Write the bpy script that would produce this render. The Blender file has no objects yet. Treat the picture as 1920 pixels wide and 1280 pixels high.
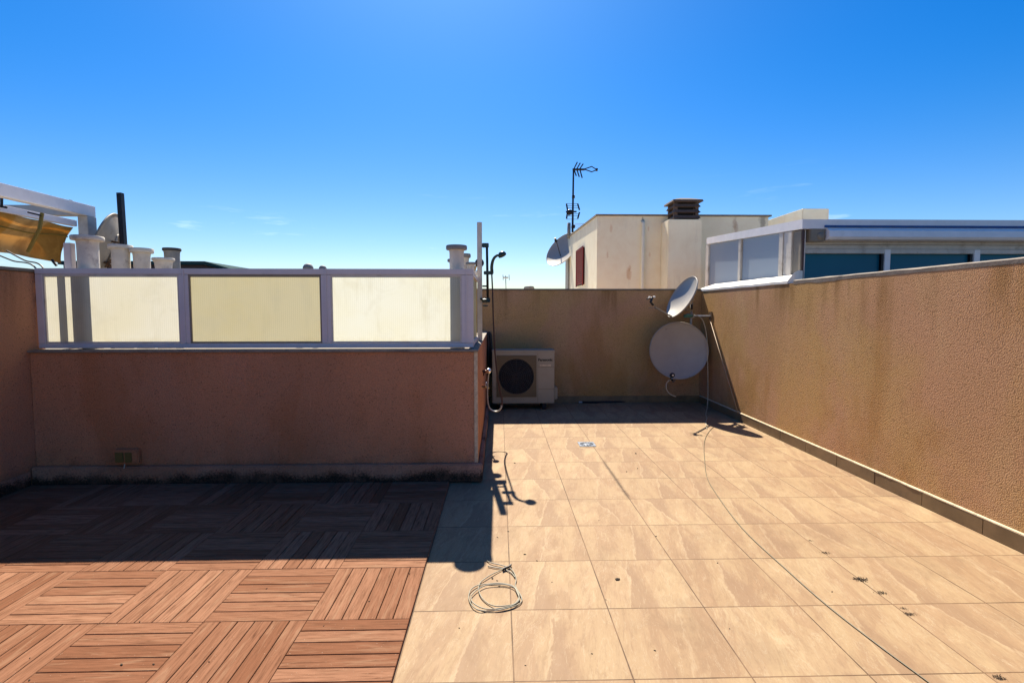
import bpy, bmesh, math, random
from mathutils import Vector, Matrix, noise
random.seed(7)
R = math.radians
scene = bpy.context.scene
COL = scene.collection

# ------------------------------------------------------------ camera
CH = 1.36; F = 948.0
YAW = R(1.45); PIT = R(3.62)
cam_d = bpy.data.cameras.new("camera"); cam = bpy.data.objects.new("camera", cam_d); COL.objects.link(cam)
cam.location = (0, 0, CH); cam.rotation_euler = (R(90)-PIT, 0, -YAW)
cam_d.sensor_width = 36; cam_d.lens = F/1920*36; cam_d.clip_end = 3000; cam_d.clip_start = 0.02
scene.camera = cam
fw = Vector((math.sin(YAW)*math.cos(PIT), math.cos(YAW)*math.cos(PIT), -math.sin(PIT)))
rt = Vector((math.cos(YAW), -math.sin(YAW), 0)); up = rt.cross(fw)
EYE = Vector((0, 0, CH))
# survey helpers: measured bearings of the photo turned into real positions at a real distance
def ray(px, py): return rt*((px-960)/F)+up*((640-py)/F)+fw
def at(px, py, Y): r = ray(px, py); return EYE+r*(Y/r.y)
def fl(px, py, z=0.0): r = ray(px, py); return EYE+r*((z-CH)/r.z)
def xw(px, py, X): r = ray(px, py); return EYE+r*(X/r.x)

# ------------------------------------------------------------ materials
KA = .56   # exposure is set for the shade side, so albedos are kept moderate
class NT:
    def __init__(s, name):
        s.m = bpy.data.materials.new(name); s.m.use_nodes = True
        s.t = s.m.node_tree; s.t.nodes.clear()
        s.out = s.t.nodes.new('ShaderNodeOutputMaterial')
        s.co = s.t.nodes.new('ShaderNodeNewGeometry').outputs['Position']
    def n(s, typ, ins=None, **kw):
        nd = s.t.nodes.new(typ)
        for k, v in kw.items(): setattr(nd, k, v)
        for k, v in (ins or {}).items(): s.set(nd.inputs[k], v)
        return nd
    def set(s, sock, v):
        if isinstance(v, bpy.types.NodeSocket): s.t.links.new(v, sock)
        else:
            if sock.type == 'RGBA' and len(v) == 3: v = (*v, 1)
            sock.default_value = v
    def math(s, op, a, b=0.0, c=0.0, clamp=False):
        nd = s.n('ShaderNodeMath', {0: a, 1: b, 2: c}, operation=op); nd.use_clamp = clamp; return nd.outputs[0]
    def vmul(s, v, sc): return s.n('ShaderNodeVectorMath', {0: v, 1: sc}, operation='MULTIPLY').outputs[0]
    def vadd(s, v, sc): return s.n('ShaderNodeVectorMath', {0: v, 1: sc}, operation='ADD').outputs[0]
    def noise(s, scale, detail=4, rough=.55, dist=0, vec=None, col=False):
        nd = s.n('ShaderNodeTexNoise', {'Vector': vec if vec is not None else s.co, 'Scale': scale, 'Detail': detail, 'Roughness': rough, 'Distortion': dist})
        return nd.outputs['Color' if col else 'Fac']
    def ramp(s, f, lo, hi):  # smooth 0..1
        nd = s.n('ShaderNodeMapRange', {'Value': f, 'From Min': lo, 'From Max': hi}, interpolation_type='SMOOTHSTEP'); return nd.outputs[0]
    def mix(s, f, a, b, mode='MIX'):
        nd = s.n('ShaderNodeMix', data_type='RGBA', blend_type=mode)
        s.set(nd.inputs[0], f); s.set(nd.inputs[6], a); s.set(nd.inputs[7], b); return nd.outputs[2]
    def sep(s, v): return s.n('ShaderNodeSeparateXYZ', {0: v}).outputs
    def comb(s, x, y, z): return s.n('ShaderNodeCombineXYZ', {0: x, 1: y, 2: z}).outputs[0]
    def bump(s, h, strength=.5, dist=.01, prev=None):
        d = {'Height': h, 'Strength': strength, 'Distance': dist}
        if prev is not None: d['Normal'] = prev
        return s.n('ShaderNodeBump', d).outputs[0]
    def bsdf(s, col, rough=.6, metal=0, normal=None, spec=.5, k=None, **kw):
        k = KA if k is None else k
        if metal < .5: col = s.mix(1.0, col, (k, k, k), 'MULTIPLY')
        d = {'Base Color': col, 'Roughness': rough, 'Metallic': metal, 'Specular IOR Level': spec}
        if normal is not None: d['Normal'] = normal
        d.update(kw)
        b = s.n('ShaderNodeBsdfPrincipled', d); s.t.links.new(b.outputs[0], s.out.inputs[0]); return b

def plain(name, col, rough=.5, metal=0, var=.12, scale=14, bump=.0, dirt=None, dscale=3.0, dlo=.55, dhi=.75, spec=.5, k=None):
    t = NT(name)
    n1 = t.noise(scale, 5, .6)
    f = t.ramp(n1, .3, .7)
    c = t.mix(f, tuple(x*(1-var) for x in col), tuple(min(1, x*(1+var*.6)) for x in col))
    if dirt:
        n2 = t.noise(dscale, 8, .7)
        c = t.mix(t.math('MULTIPLY', t.ramp(n2, dlo, dhi), .75), c, dirt)
    nm = t.bump(t.noise(scale*8, 3, .6), bump, .004) if bump else None
    rr = t.math('ADD', rough-.08, t.math('MULTIPLY', n1, .16))
    t.bsdf(c, rr, metal, nm, spec, k)
    return t.m

def roughcast(name, base, pink, bright=1.0, mould=0.0, moulz=.0):
    """scratched stone-grain render: coarse bumps, dark pits, tinted blotches, streaks under the coping"""
    t = NT(name)
    big = t.noise(1.1, 4, .6, 0.4); big2 = t.noise(.55, 3, .5, .2, t.vadd(t.co, (7, 3, 1)))
    c = t.mix(t.ramp(big, .35, .65), base, pink)
    c = t.mix(t.math('MULTIPLY', t.ramp(big2, .45, .7), .45), c, tuple(x*.72 for x in base))
    pv = t.noise(1.5, 4, .6, .3, t.vmul(t.vadd(t.co, (2, 5, 0)), (1, 1, .4)))
    c = t.mix(t.math('MULTIPLY', t.ramp(pv, .50, .64), .5), c, tuple(x*f for x, f in zip(base, (.72, .60, .45))))
    c = t.mix(t.math('MULTIPLY', t.ramp(pv, .44, .34), .35), c, (base[0]*1.1, base[1]*1.15, base[2]*1.45))
    g1 = t.noise(75, 3, .65); g2 = t.noise(170, 2, .6)
    c = t.mix(t.math('MULTIPLY', t.ramp(g1, .40, .30), .55), c, tuple(x*.42 for x in base))
    c = t.mix(t.math('MULTIPLY', t.ramp(g1, .58, .72), .35), c, tuple(min(1, x*1.4) for x in base))
    v = t.n('ShaderNodeTexVoronoi', {'Vector': t.co, 'Scale': 34.0, 'Randomness': 1.0})
    sp = t.math('MULTIPLY', t.ramp(v.outputs['Distance'], .24, .12), t.ramp(t.noise(9, 3, .6), .42, .54))
    c = t.mix(t.math('MULTIPLY', sp, .6), c, tuple(x*.3 for x in base))
    # rain streaks: long thin vertical noise under the coping
    z = t.sep(t.co)[2]
    st = t.noise(3.2, 5, .6, 0, t.vmul(t.co, (1, 1, .12)))
    topm = t.ramp(z, 1.05, 1.62)
    c = t.mix(t.math('MULTIPLY', t.math('MULTIPLY', t.ramp(st, .48, .68), topm), .75), c, tuple(x*.45 for x in (base[0], base[1]*.9, base[2]*.8)))
    if mould:
        mf = t.noise(60, 6, .8, .3, t.vmul(t.co, (1, 1, 1.1))); mb = t.noise(3.2, 4, .6, .2, t.vmul(t.co, (1, 1, .5)))
        val = t.math('ADD', t.math('MULTIPLY', mf, .45), t.math('MULTIPLY', mb, .55)); thr = t.math('ADD', .30, t.math('MULTIPLY', z, moulz))
        mm = t.math('MULTIPLY', t.ramp(t.math('SUBTRACT', val, thr), -.08, .10), mould)
        c = t.mix(mm, c, (.018, .018, .014))
    vv = t.n('ShaderNodeTexVoronoi', {'Vector': t.vadd(t.co, t.vmul(t.noise(30, 2, .5, 0, None, True), (.008, .008, .008))), 'Scale': 125.0})
    grain = t.ramp(vv.outputs['Distance'], .75, .25)
    c = t.mix(t.math('MULTIPLY', t.ramp(vv.outputs['Distance'], .52, .74), .30), c, tuple(x*.42 for x in base))
    ck = t.n('ShaderNodeTexVoronoi', {'Vector': t.vadd(t.co, t.vmul(t.noise(2.5, 5, .6, 0, None, True), (.5, .5, .5))), 'Scale': .8}, feature='DISTANCE_TO_EDGE')
    cm = t.math('MULTIPLY', t.ramp(ck.outputs['Distance'], .0045, .0015), t.ramp(t.noise(.9, 3, .6), .48, .56))
    c = t.mix(t.math('MULTIPLY', cm, .22), c, tuple(x*.3 for x in base))
    sd_ = t.noise(7, 6, .7, .2); bm_ = t.math('MULTIPLY', t.ramp(z, .42, .10), t.ramp(sd_, .48, .62))
    c = t.mix(t.math('MULTIPLY', bm_, .30), c, tuple(x*.5 for x in base))
    nm = t.bump(grain, .7, .003); nm = t.bump(g2, .6, .003, nm)
    t.bsdf(c, .95, 0, nm, .05, .95)
    return t.m

TP = .4415; TX0 = .052; TY0 = 1.77; TYP = .4425
def tile_mat():
    t = NT('terrace_tile')
    x, y, z = t.sep(t.co)
    u = t.math('DIVIDE', t.math('SUBTRACT', x, TX0), TP); v = t.math('DIVIDE', t.math('SUBTRACT', y, TY0), TYP)
    iu = t.math('FLOOR', u); iv = t.math('FLOOR', v); fu = t.math('SUBTRACT', u, iu); fv = t.math('SUBTRACT', v, iv)
    wn = t.n('ShaderNodeTexWhiteNoise', {'Vector': t.comb(iu, iv, 3.3)}, noise_dimensions='3D')
    rnd = wn.outputs['Value']; rc = wn.outputs['Color']
    # each tile shows its own cut of the stone print
    off = t.vmul(rc, (9, 9, 9)); off = t.vadd(off, t.comb(0, 0, t.math('MULTIPLY', rnd, 20)))
    ca = t.comb(t.math('ADD', t.math('MULTIPLY', fu, 1.25), t.math('MULTIPLY', fv, -.22)), t.math('ADD', t.math('MULTIPLY', fv, .34), t.math('MULTIPLY', fu, .06)), 0)
    pc = t.vadd(ca, off)
    n1 = t.noise(2.1, 5, .55, .6, pc); n2 = t.noise(3.6, 7, .68, 1.3, t.vadd(pc, (3, 8, 2)))
    n3 = t.noise(9, 9, .72, .5, t.vadd(pc, (1, 5, 4)))
    c = t.mix(t.ramp(n1, .34, .62), (.60, .42, .235), (.545, .36, .205))
    band = t.math('MULTIPLY', t.ramp(n1, .515, .54), t.ramp(n1, .68, .55))     # band with one crisp edge
    c = t.mix(t.math('MULTIPLY', band, .22), c, (.365, .215, .120))
    band2 = t.math('MULTIPLY', t.ramp(n2, .445, .42), t.ramp(n2, .28, .42))
    c = t.mix(t.math('MULTIPLY', band2, .22), c, (.385, .255, .15))
    c = t.mix(t.math('MULTIPLY', t.ramp(n2, .57, .68), .6), c, (.66, .49, .29))
    c = t.mix(t.math('MULTIPLY', t.ramp(n3, .48, .70), .32), c, (.34, .21, .12))
    hair = t.math('MULTIPLY', t.ramp(t.math('ABSOLUTE', t.math('SUBTRACT', n2, .555)), .010, .002), .45)
    c = t.mix(hair, c, (.74, .60, .40))
    c = t.mix(1.0, c, t.comb(t.math('ADD', .93, t.math('MULTIPLY', rnd, .10)), t.math('ADD', .91, t.math('MULTIPLY', rnd, .13)), t.math('ADD', .90, t.math('MULTIPLY', rnd, .14))), 'MULTIPLY')
    wrp = t.math('MULTIPLY', t.math('SUBTRACT', t.noise(7, 6, .65, .4, pc), .5), .22)
    r2, r3, r4 = t.sep(rc)[0], t.sep(rc)[1], t.sep(rc)[2]
    flip = t.math('GREATER_THAN', r2, .7)
    vv_ = t.math('ADD', t.math('MULTIPLY', fv, t.math('SUBTRACT', 1, flip)), t.math('MULTIPLY', t.math('SUBTRACT', 1, fv), flip))
    xl = t.math('ADD', t.math('ADD', .12, t.math('MULTIPLY', r3, .45)), t.math('MULTIPLY', vv_, .22))
    dl = t.math('ADD', t.math('SUBTRACT', fu, xl), wrp)
    wd_ = t.math('MULTIPLY', t.math('SUBTRACT', 1.02, vv_), t.math('ADD', .16, t.math('MULTIPLY', r4, .26)))
    tri = t.math('MULTIPLY', t.ramp(dl, -.012, .012), t.ramp(t.math('SUBTRACT', wd_, dl), -.05, .09))
    c = t.mix(t.math('MULTIPLY', t.math('MULTIPLY', tri, t.ramp(r4, .02, .25)), .74), c, (.42, .265, .155))
    edge = t.ramp(t.math('ABSOLUTE', t.math('ADD', dl, .018)), .022, .004)
    c = t.mix(t.math('MULTIPLY', edge, .30), c, (.74, .57, .36))
    n4 = t.noise(1.0, 6, .7, .8, t.vmul(t.vadd(pc, (2, 2, 9)), (34, 20, 8)))
    c = t.mix(t.math('MULTIPLY', t.ramp(n4, .52, .66), .34), c, (.37, .235, .14))
    c = t.mix(t.math('MULTIPLY', t.ramp(n4, .44, .34), .34), c, (.70, .55, .35))
    # dust and old water marks over many tiles
    w = t.noise(1.6, 8, .7, .3); c = t.mix(t.math('MULTIPLY', t.ramp(w, .50, .66), .35), c, (.34, .22, .13))
    spk = t.noise(60, 3, .7); c = t.mix(t.math('MULTIPLY', t.ramp(spk, .66, .74), .4), c, (.25, .15, .08))
    # joints
    du = t.math('MULTIPLY', t.math('MINIMUM', fu, t.math('SUBTRACT', 1, fu)), TP); dv = t.math('MULTIPLY', t.math('MINIMUM', fv, t.math('SUBTRACT', 1, fv)), TYP)
    d = t.math('MINIMUM', du, dv)
    wob = t.math('MULTIPLY', t.noise(7, 3, .6), .0010)
    g = t.ramp(d, t.math('ADD', .0028, wob), t.math('ADD', .0014, wob))
    gn = t.noise(2.3, 6, .7); gc = t.mix(t.ramp(gn, .42, .62), (.30, .18, .10), (.12, .07, .04))
    c = t.mix(g, c, gc)
    # dark dirt that collected along a few joints
    sx = t.math('ABSOLUTE', t.math('SUBTRACT', x, TX0+2*TP)); sn = t.noise(14, 6, .75)
    dm = t.math('MULTIPLY', t.ramp(t.math('ADD', sx, t.math('MULTIPLY', sn, .05)), .050, .024), t.math('MULTIPLY', t.ramp(y, 3.5, 3.62), t.ramp(y, 4.75, 4.2)))
    c = t.mix(t.math('MULTIPLY', dm, .8), c, (.13, .08, .045))
    h = t.math('SUBTRACT', t.math('MULTIPLY', n3, .25), t.math('MULTIPLY', g, 1.0))
    nm = t.bump(h, .35, .002)
    rg = t.math('ADD', .50, t.math('MULTIPLY', n3, .25))
    t.bsdf(c, rg, 0, nm, .12)
    return t.m

def deck_mat():
    t = NT('deck_slat')
    uv = t.n('ShaderNodeUVMap').outputs[0]; u, v, _ = t.sep(uv)     # u along the grain (m), v across + slat offset
    g = t.noise(1.0, 9, .7, .6, t.comb(t.math('MULTIPLY', u, 7), t.math('MULTIPLY', v, 95), 0))
    g2 = t.noise(1.0, 6, .65, 1.0, t.comb(t.math('MULTIPLY', u, 2.4), t.math('MULTIPLY', v, 26), 4))
    r = t.n('ShaderNodeAttribute', attribute_name='rnd').outputs['Fac']
    c = t.mix(r, (.33, .138, .070), (.52, .262, .152))
    c = t.mix(t.math('MULTIPLY', t.ramp(g, .40, .64), .68), c, (.20, .085, .042))
    c = t.mix(t.math('MULTIPLY', t.ramp(g2, .52, .66), .5), c, (.50, .29, .17))
    c = t.mix(t.math('MULTIPLY', t.ramp(g, .60, .67), .7), c, (.13, .05, .025))
    sp = t.noise(120, 2, .5); c = t.mix(t.math('MULTIPLY', t.ramp(sp, .70, .76), .6), c, (.62, .47, .34))
    nm = t.bump(g, .5, .002)
    t.bsdf(c, .8, 0, nm, .06)
    return t.m

def panel_mat(name, col, tr):
    t = NT(name)
    x, y, z = t.sep(t.co)
    rib = t.math('SINE', t.math('MULTIPLY', t.math('ADD', x, y), 2*math.pi/.016))
    ribf = t.ramp(rib, -.2, 1)
    big = t.noise(2.2, 4, .6)
    c = t.mix(t.math('MULTIPLY', ribf, .30), col, tuple(k*.7 for k in col))
    c = t.mix(t.math('MULTIPLY', t.ramp(big, .35, .7), .45), c, (col[0]*.95, col[1]*.9, col[2]*.72))
    spk = t.n('ShaderNodeTexVoronoi', {'Vector': t.co, 'Scale': 4.5})
    dot = t.math('MULTIPLY', t.ramp(spk.outputs['Distance'], .05, .03), t.ramp(t.noise(1.7, 2), .50, .55))
    c = t.mix(t.math('MULTIPLY', dot, .55), c, (.30, .28, .2))
    zed = t.math('MULTIPLY', t.ramp(z, 1.15, 1.09), t.ramp(t.noise(6, 6, .7), .35, .6))
    c = t.mix(t.math('MULTIPLY', zed, .5), c, (.55, .47, .27))
    stv = t.noise(9, 6, .7, .2, t.vmul(t.co, (1, 1, .18))); sm = t.noise(5, 7, .7, .6)
    c = t.mix(t.math('MULTIPLY', t.ramp(stv, .50, .70), .26), c, (.55, .50, .33))
    c = t.mix(t.math('MULTIPLY', t.ramp(sm, .50, .68), .22), c, (.60, .55, .40))
    c = t.mix(1.0, c, (.62, .64, .66), 'MULTIPLY')
    d = t.n('ShaderNodeBsdfDiffuse', {'Color': c}); tl = t.n('ShaderNodeBsdfTranslucent', {'Color': c})
    gl = t.n('ShaderNodeBsdfGlossy', {'Color': (1, 1, 1), 'Roughness': .35})
    m1 = t.n('ShaderNodeMixShader', {0: tr}); t.t.links.new(d.outputs[0], m1.inputs[1]); t.t.links.new(tl.outputs[0], m1.inputs[2])
    m2 = t.n('ShaderNodeMixShader', {0: .03}); t.t.links.new(m1.outputs[0], m2.inputs[1]); t.t.links.new(gl.outputs[0], m2.inputs[2])
    t.t.links.new(m2.outputs[0], t.out.inputs[0])
    return t.m

def fabric_mat():
    t = NT('yellow_awning_fabric')
    n = t.noise(5, 6, .65, .5); n2 = t.noise(1.5, 3, .5)
    x, y, z = t.sep(t.co)
    st = t.ramp(t.math('SINE', t.math('MULTIPLY', y, 2*math.pi/.62)), -.15, .15)
    c = t.mix(st, (.72, .45, .13), (.82, .60, .28))
    c = t.mix(t.math('MULTIPLY', t.ramp(n, .4, .65), .5), c, (.35, .18, .05))
    d = t.n('ShaderNodeBsdfDiffuse', {'Color': c}); tl = t.n('ShaderNodeBsdfTranslucent', {'Color': c})
    c = t.mix(1.0, c, (.9, .85, .8), 'MULTIPLY')
    t.set(d.inputs[0], c); t.set(tl.inputs[0], c)
    m1 = t.n('ShaderNodeMixShader', {0: .45}); t.t.links.new(d.outputs[0], m1.inputs[1]); t.t.links.new(tl.outputs[0], m1.inputs[2])
    t.t.links.new(m1.outputs[0], t.out.inputs[0])
    return t.m

def stucco_white(name, spots):
    """painted render with rust blooms and patched spots of its own shape"""
    t = NT(name)
    n = t.noise(3, 7, .65, .4); n2 = t.noise(14, 5, .7)
    c = t.mix(t.ramp(n, .35, .68), (.95, .88, .66), (.90, .80, .58))
    st = t.noise(5, 6, .65, 0, t.vmul(t.co, (1, 1, .15)))
    c = t.mix(t.math('MULTIPLY', t.ramp(st, .56, .72), .25), c, (.50, .43, .33))
    for (p, r, colr, st_) in spots:
        dv = t.n('ShaderNodeVectorMath', {0: t.vmul(t.vadd(t.co, (-p.x, -p.y, -p.z)), (1.7, .6, .60))}, operation='LENGTH').outputs['Value']
        dd = t.math('ADD', dv, t.math('MULTIPLY', t.math('SUBTRACT', n2, .5), r*1.6))
        c = t.mix(t.math('MULTIPLY', t.ramp(dd, r*.9, r*.3), st_*.7), c, colr)
    nm = t.bump(t.noise(40, 4, .6), .4, .006)
    t.bsdf(c, .9, 0, nm, .2, .95)
    return t.m

M = {}
M['wall_tan'] = roughcast('roughcast_tan', (.57, .35, .145), (.58, .33, .185))
M['wall_front'] = roughcast('roughcast_red_brown', (.60, .28, .145), (.55, .27, .15), mould=.35, moulz=1.45)
M['plinth'] = roughcast('mouldy_plinth', (.52, .29, .18), (.46, .25, .16), mould=.97, moulz=2.4)
M['tile'] = tile_mat()
M['skirt'] = plain('skirting_tile', (.36, .24, .12), .5, 0, .25, 4, .1, (.2, .13, .07), 6)
M['mortar'] = plain('pale_mortar', (.72, .58, .38), .9, 0, .2, 30, .4, (.3, .24, .18), 12, k=.85)
M['deck'] = deck_mat()
M['deck_base'] = plain('deck_underlay', (.11, .06, .04), .9)
M['coping'] = plain('grey_coping', (.42, .35, .27), .85, 0, .2, 12, .4, (.16, .13, .11), 5, .52, .68)
M['alu'] = plain('white_aluminium', (.72, .65, .64), .42, 0, .05, 9, .0, (.42, .37, .33), 4, .6, .8, k=.88)
M['alu_bright'] = plain('bright_white_aluminium', (.82, .79, .78), .42, 0, .05, 9, .0, (.5, .45, .4), 4, .6, .8, k=1.0)
M['alu_dirty'] = plain('weathered_white_paint', (.72, .66, .58), .5, 0, .1, 9, .1, (.38, .30, .22), 5, .5, .72, k=.8)
M['panel_white'] = panel_mat('ribbed_polycarbonate_white', (.84, .83, .70), .72)
M['panel_warm'] = panel_mat('ribbed_polycarbonate_cream', (.80, .76, .62), .66)
M['panel_yellow'] = panel_mat('ribbed_polycarbonate_yellowed', (.74, .66, .41), .50)
M['pot'] = plain('vent_pipe_cream', (.80, .73, .61), .75, 0, .14, 9, .2, (.42, .35, .30), 7, .54, .66, k=.8)
M['pot_grey'] = plain('vent_pipe_grey', (.42, .42, .40), .7, 0, .14, 9, .2, (.22, .2, .18), 7, .52, .66)
M['soot'] = plain('sooty_rim', (.10, .09, .085), .8)
M['black'] = plain('black_plastic', (.02, .02, .022), .4)
M['blackmetal'] = plain('black_metal', (.018, .018, .024), .45, .3)
M['green'] = plain('dark_green_plastic', (.015, .055, .05), .35)
M['hose'] = plain('red_brown_hose', (.09, .03, .022), .4)
M['chrome'] = plain('chrome', (.75, .75, .76), .18, 1.0, .05)
M['brass'] = plain('brass', (.50, .32, .12), .35, 1.0, .15)
M['steel'] = plain('galvanised_steel', (.38, .38, .38), .45, .8, .2)
M['rust'] = plain('rusty_steel', (.20, .11, .06), .8, .2, .3, 20, .3)
M['dish'] = plain('dish_grey', (.66, .61, .53), .42, 0, .06, 5, .0, (.28, .27, .24), 6, .6, .8)
M['dish_old'] = plain('dish_weathered', (.47, .42, .34), .6, 0, .12, 7, .1, (.33, .2, .10), 4, .5, .68)
M['dish_rim'] = plain('dish_rim', (.40, .42, .43), .4)
M['ac'] = plain('air_conditioner_casing', (.66, .56, .40), .45, 0, .06, 6, .0, (.42, .34, .25), 5, .58, .75)
M['ac_panel'] = plain('air_conditioner_grille_panel', (.27, .19, .09), .55, 0, .1, 6)
M['grille'] = plain('fan_grille', (.13, .12, .115), .5)
M['dark'] = plain('dark_void', (.008, .008, .008), .8)
M['rubber'] = plain('rubber', (.02, .02, .02), .8)
M['cable'] = plain('cream_cable', (.58, .52, .36), .5, 0, .1, 30, k=.8)
M['brace'] = plain('tan_painted_rod', (.42, .29, .17), .6, k=.9)
M['cable_coil'] = plain('coiled_cable_sheath', (.46, .43, .31), .5, 0, .2, 30)
M['cable_floor'] = plain('shadow_dark_cable', (.20, .17, .09), .5)  # dark olive stands in for the shadow along the thin cable
M['cable_dark'] = plain('dark_cable', (.09, .07, .055), .5)
M['fabric'] = fabric_mat()
M['strap'] = plain('yellow_strap', (.50, .33, .05), .8, 0, .15)
M['white_seal'] = plain('white_waterproof_flashing', (.82, .80, .72), .8, 0, .06, 12, .3, (.7, .62, .45), 6, k=.95)
M['glass_blue'] = None
M['red'] = plain('dark_red_shutter', (.30, .02, .02), .7, 0, .2, 30, spec=.2)
M['grey_door'] = plain('grey_strip', (.38, .37, .35), .8)
M['clay'] = plain('grey_brown_clay', (.19, .135, .115), .85, 0, .25, 10, .4)
M['roof_green'] = plain('green_roof', (.045, .11, .11), .95, spec=.1)
M['roof_brown'] = plain('brown_soffit', (.10, .055, .04), .8)
M['leaf'] = plain('dried_weed', (.06, .036, .016), .9, 0, .5, 40)
M['drain'] = plain('drain_metal', (.34, .40, .50), .4, .3, .15, 30)
M['beige'] = plain('beige_bracket', (.42, .35, .26), .6)
M['blue'] = plain('plain_blue', (.02, .13, .42), .6, 0, .2)
M['street'] = plain('street_ground', (.16, .14, .12), .9, 0, .3, .6)
M['roofgravel'] = plain('flat_roof_cement', (.34, .29, .24), .9, 0, .3, 3, .4, (.16, .13, .11), 4)
M['lens_yellow'] = plain('yellowed_plastic', (.28, .20, .05), .5)
t = NT('teal_window_glass'); xx = t.noise(1.3, 3)
t.bsdf(t.mix(xx, (.006, .10, .16), (.010, .14, .21)), .22, 0, None, .12, 1.0); M['glass_teal'] = t.m
t = NT('frosted_panel_sky_tint'); xx = t.noise(.9, 3)
t.bsdf(t.mix(xx, (.40, .49, .62), (.48, .57, .70)), .33, 0, None, .5); M['panel_sky'] = t.m  # white frosted panels; the reflected sky blue is put into the base colour

# ------------------------------------------------------------ geometry helpers
def link(name, me):
    o = bpy.data.objects.new(name, me); COL.objects.link(o); return o
W = {}   # world origin of each object used as parent
def empty(name, loc, label, cat, group=None):
    o = bpy.data.objects.new(name, None); COL.objects.link(o); o.location = loc; o.empty_display_size = .1
    W[o] = Vector(loc); o['label'] = label; o['category'] = cat
    if group: o['group'] = group
    return o
def tag(o, label, cat, group=None):
    o['label'] = label; o['category'] = cat
    if group: o['group'] = group
    return o
def build(name, bm, mats, parent=None, smooth=False, label=None, origin=None):
    """links one mesh; vertices are given in world metres and re-based on the parent's origin"""
    if origin is None: base = W[parent] if parent else Vector((0, 0, 0))
    else: base = Vector(origin)
    if parent is None and origin is None:
        xs = [v.co for v in bm.verts]
        base = Vector(((min(c.x for c in xs)+max(c.x for c in xs))/2, (min(c.y for c in xs)+max(c.y for c in xs))/2, min(c.z for c in xs)))
    bmesh.ops.translate(bm, verts=bm.verts, vec=-base)
    bmesh.ops.recalc_face_normals(bm, faces=bm.faces)
    me = bpy.data.meshes.new(name); bm.to_mesh(me); bm.free()
    for m in (mats if isinstance(mats, list) else [mats]): me.materials.append(m)
    if smooth:
        for p in me.polygons: p.use_smooth = True
    o = link(name, me)
    if parent: o.parent = parent; o.location = base-W[parent]; W[o] = base
    else: o.location = base; W[o] = base
    if label: o['label'] = label
    return o
def autosmooth(o, ang=40):
    me = o.data
    bm = bmesh.new(); bm.from_mesh(me)
    for e in bm.edges:
        if len(e.link_faces) == 2 and e.calc_face_angle(0) > R(ang): e.smooth = False
    for f in bm.faces: f.smooth = True
    bm.to_mesh(me); bm.free(); return o
def box(bm, x0, x1, y0, y1, z0, z1, mi=0, bev=0):
    vs = [bm.verts.new((x, y, z)) for x in (x0, x1) for y in (y0, y1) for z in (z0, z1)]
    fs = [bm.faces.new([vs[i] for i in q]) for q in ((0, 1, 3, 2), (4, 6, 7, 5), (0, 4, 5, 1), (2, 3, 7, 6), (0, 2, 6, 4), (1, 5, 7, 3))]
    for f in fs: f.material_index = mi
    if bev:
        es = list({e for f in fs for e in f.edges})
        r = bmesh.ops.bevel(bm, geom=es, offset=bev, segments=2, affect='EDGES')
        for f in r['faces']: f.material_index = mi
    return fs
def obox(bm, c, ax, ay, az, mi=0):
    """oriented box: centre and three half-axis vectors"""
    c = Vector(c); vs = []
    for i in (-1, 1):
        for j in (-1, 1):
            for k in (-1, 1): vs.append(bm.verts.new(c+ax*i+ay*j+az*k))
    for q in ((0, 1, 3, 2), (4, 6, 7, 5), (0, 4, 5, 1), (2, 3, 7, 6), (0, 2, 6, 4), (1, 5, 7, 3)):
        f = bm.faces.new([vs[i] for i in q]); f.material_index = mi
def bar(bm, a, b, w, h=None, mi=0):
    a = Vector(a); b = Vector(b); d = (b-a); L = d.length; d.normalize()
    s = d.cross(Vector((0, 0, 1)));
    if s.length < 1e-3: s = Vector((1, 0, 0))
    s.normalize(); u2 = s.cross(d)
    obox(bm, (a+b)/2, s*w/2, u2*(h or w)/2, d*L/2, mi)
def tube(bm, pts, r, seg=8, mi=0, cap=True, r2=None):
    pts = [Vector(p) for p in pts]; rings = []; prev = None
    for i, p in enumerate(pts):
        d = (pts[min(i+1, len(pts)-1)]-pts[max(i-1, 0)]).normalized()
        if prev is None:
            a = Vector((0, 0, 1)) if abs(d.z) < .9 else Vector((1, 0, 0)); s = d.cross(a).normalized()
        else:
            s = (prev-d*prev.dot(d)); s = s.normalized() if s.length > 1e-6 else d.orthogonal().normalized()
        prev = s; u2 = d.cross(s); rr = r if r2 is None else r+(r2-r)*i/(len(pts)-1)
        rings.append([bm.verts.new(p+(s*math.cos(2*math.pi*k/seg)+u2*math.sin(2*math.pi*k/seg))*rr) for k in range(seg)])
    for a, b in zip(rings, rings[1:]):
        for k in range(seg):
            f = bm.faces.new((a[k], a[(k+1) % seg], b[(k+1) % seg], b[k])); f.material_index = mi
    if cap:
        for q in (rings[0], rings[-1]): f = bm.faces.new(q); f.material_index = mi
def spline(pts, n=8):
    pts = [Vector(p) for p in pts]; out = []
    P = [pts[0]]+pts+[pts[-1]]
    for i in range(1, len(P)-2):
        for k in range(n):
            t = k/n; a, b, c, d = P[i-1], P[i], P[i+1], P[i+2]
            out.append(.5*((2*b)+(c-a)*t+(2*a-5*b+4*c-d)*t*t+(3*b-a-3*c+d)*t**3))
    out.append(pts[-1]); return out
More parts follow.
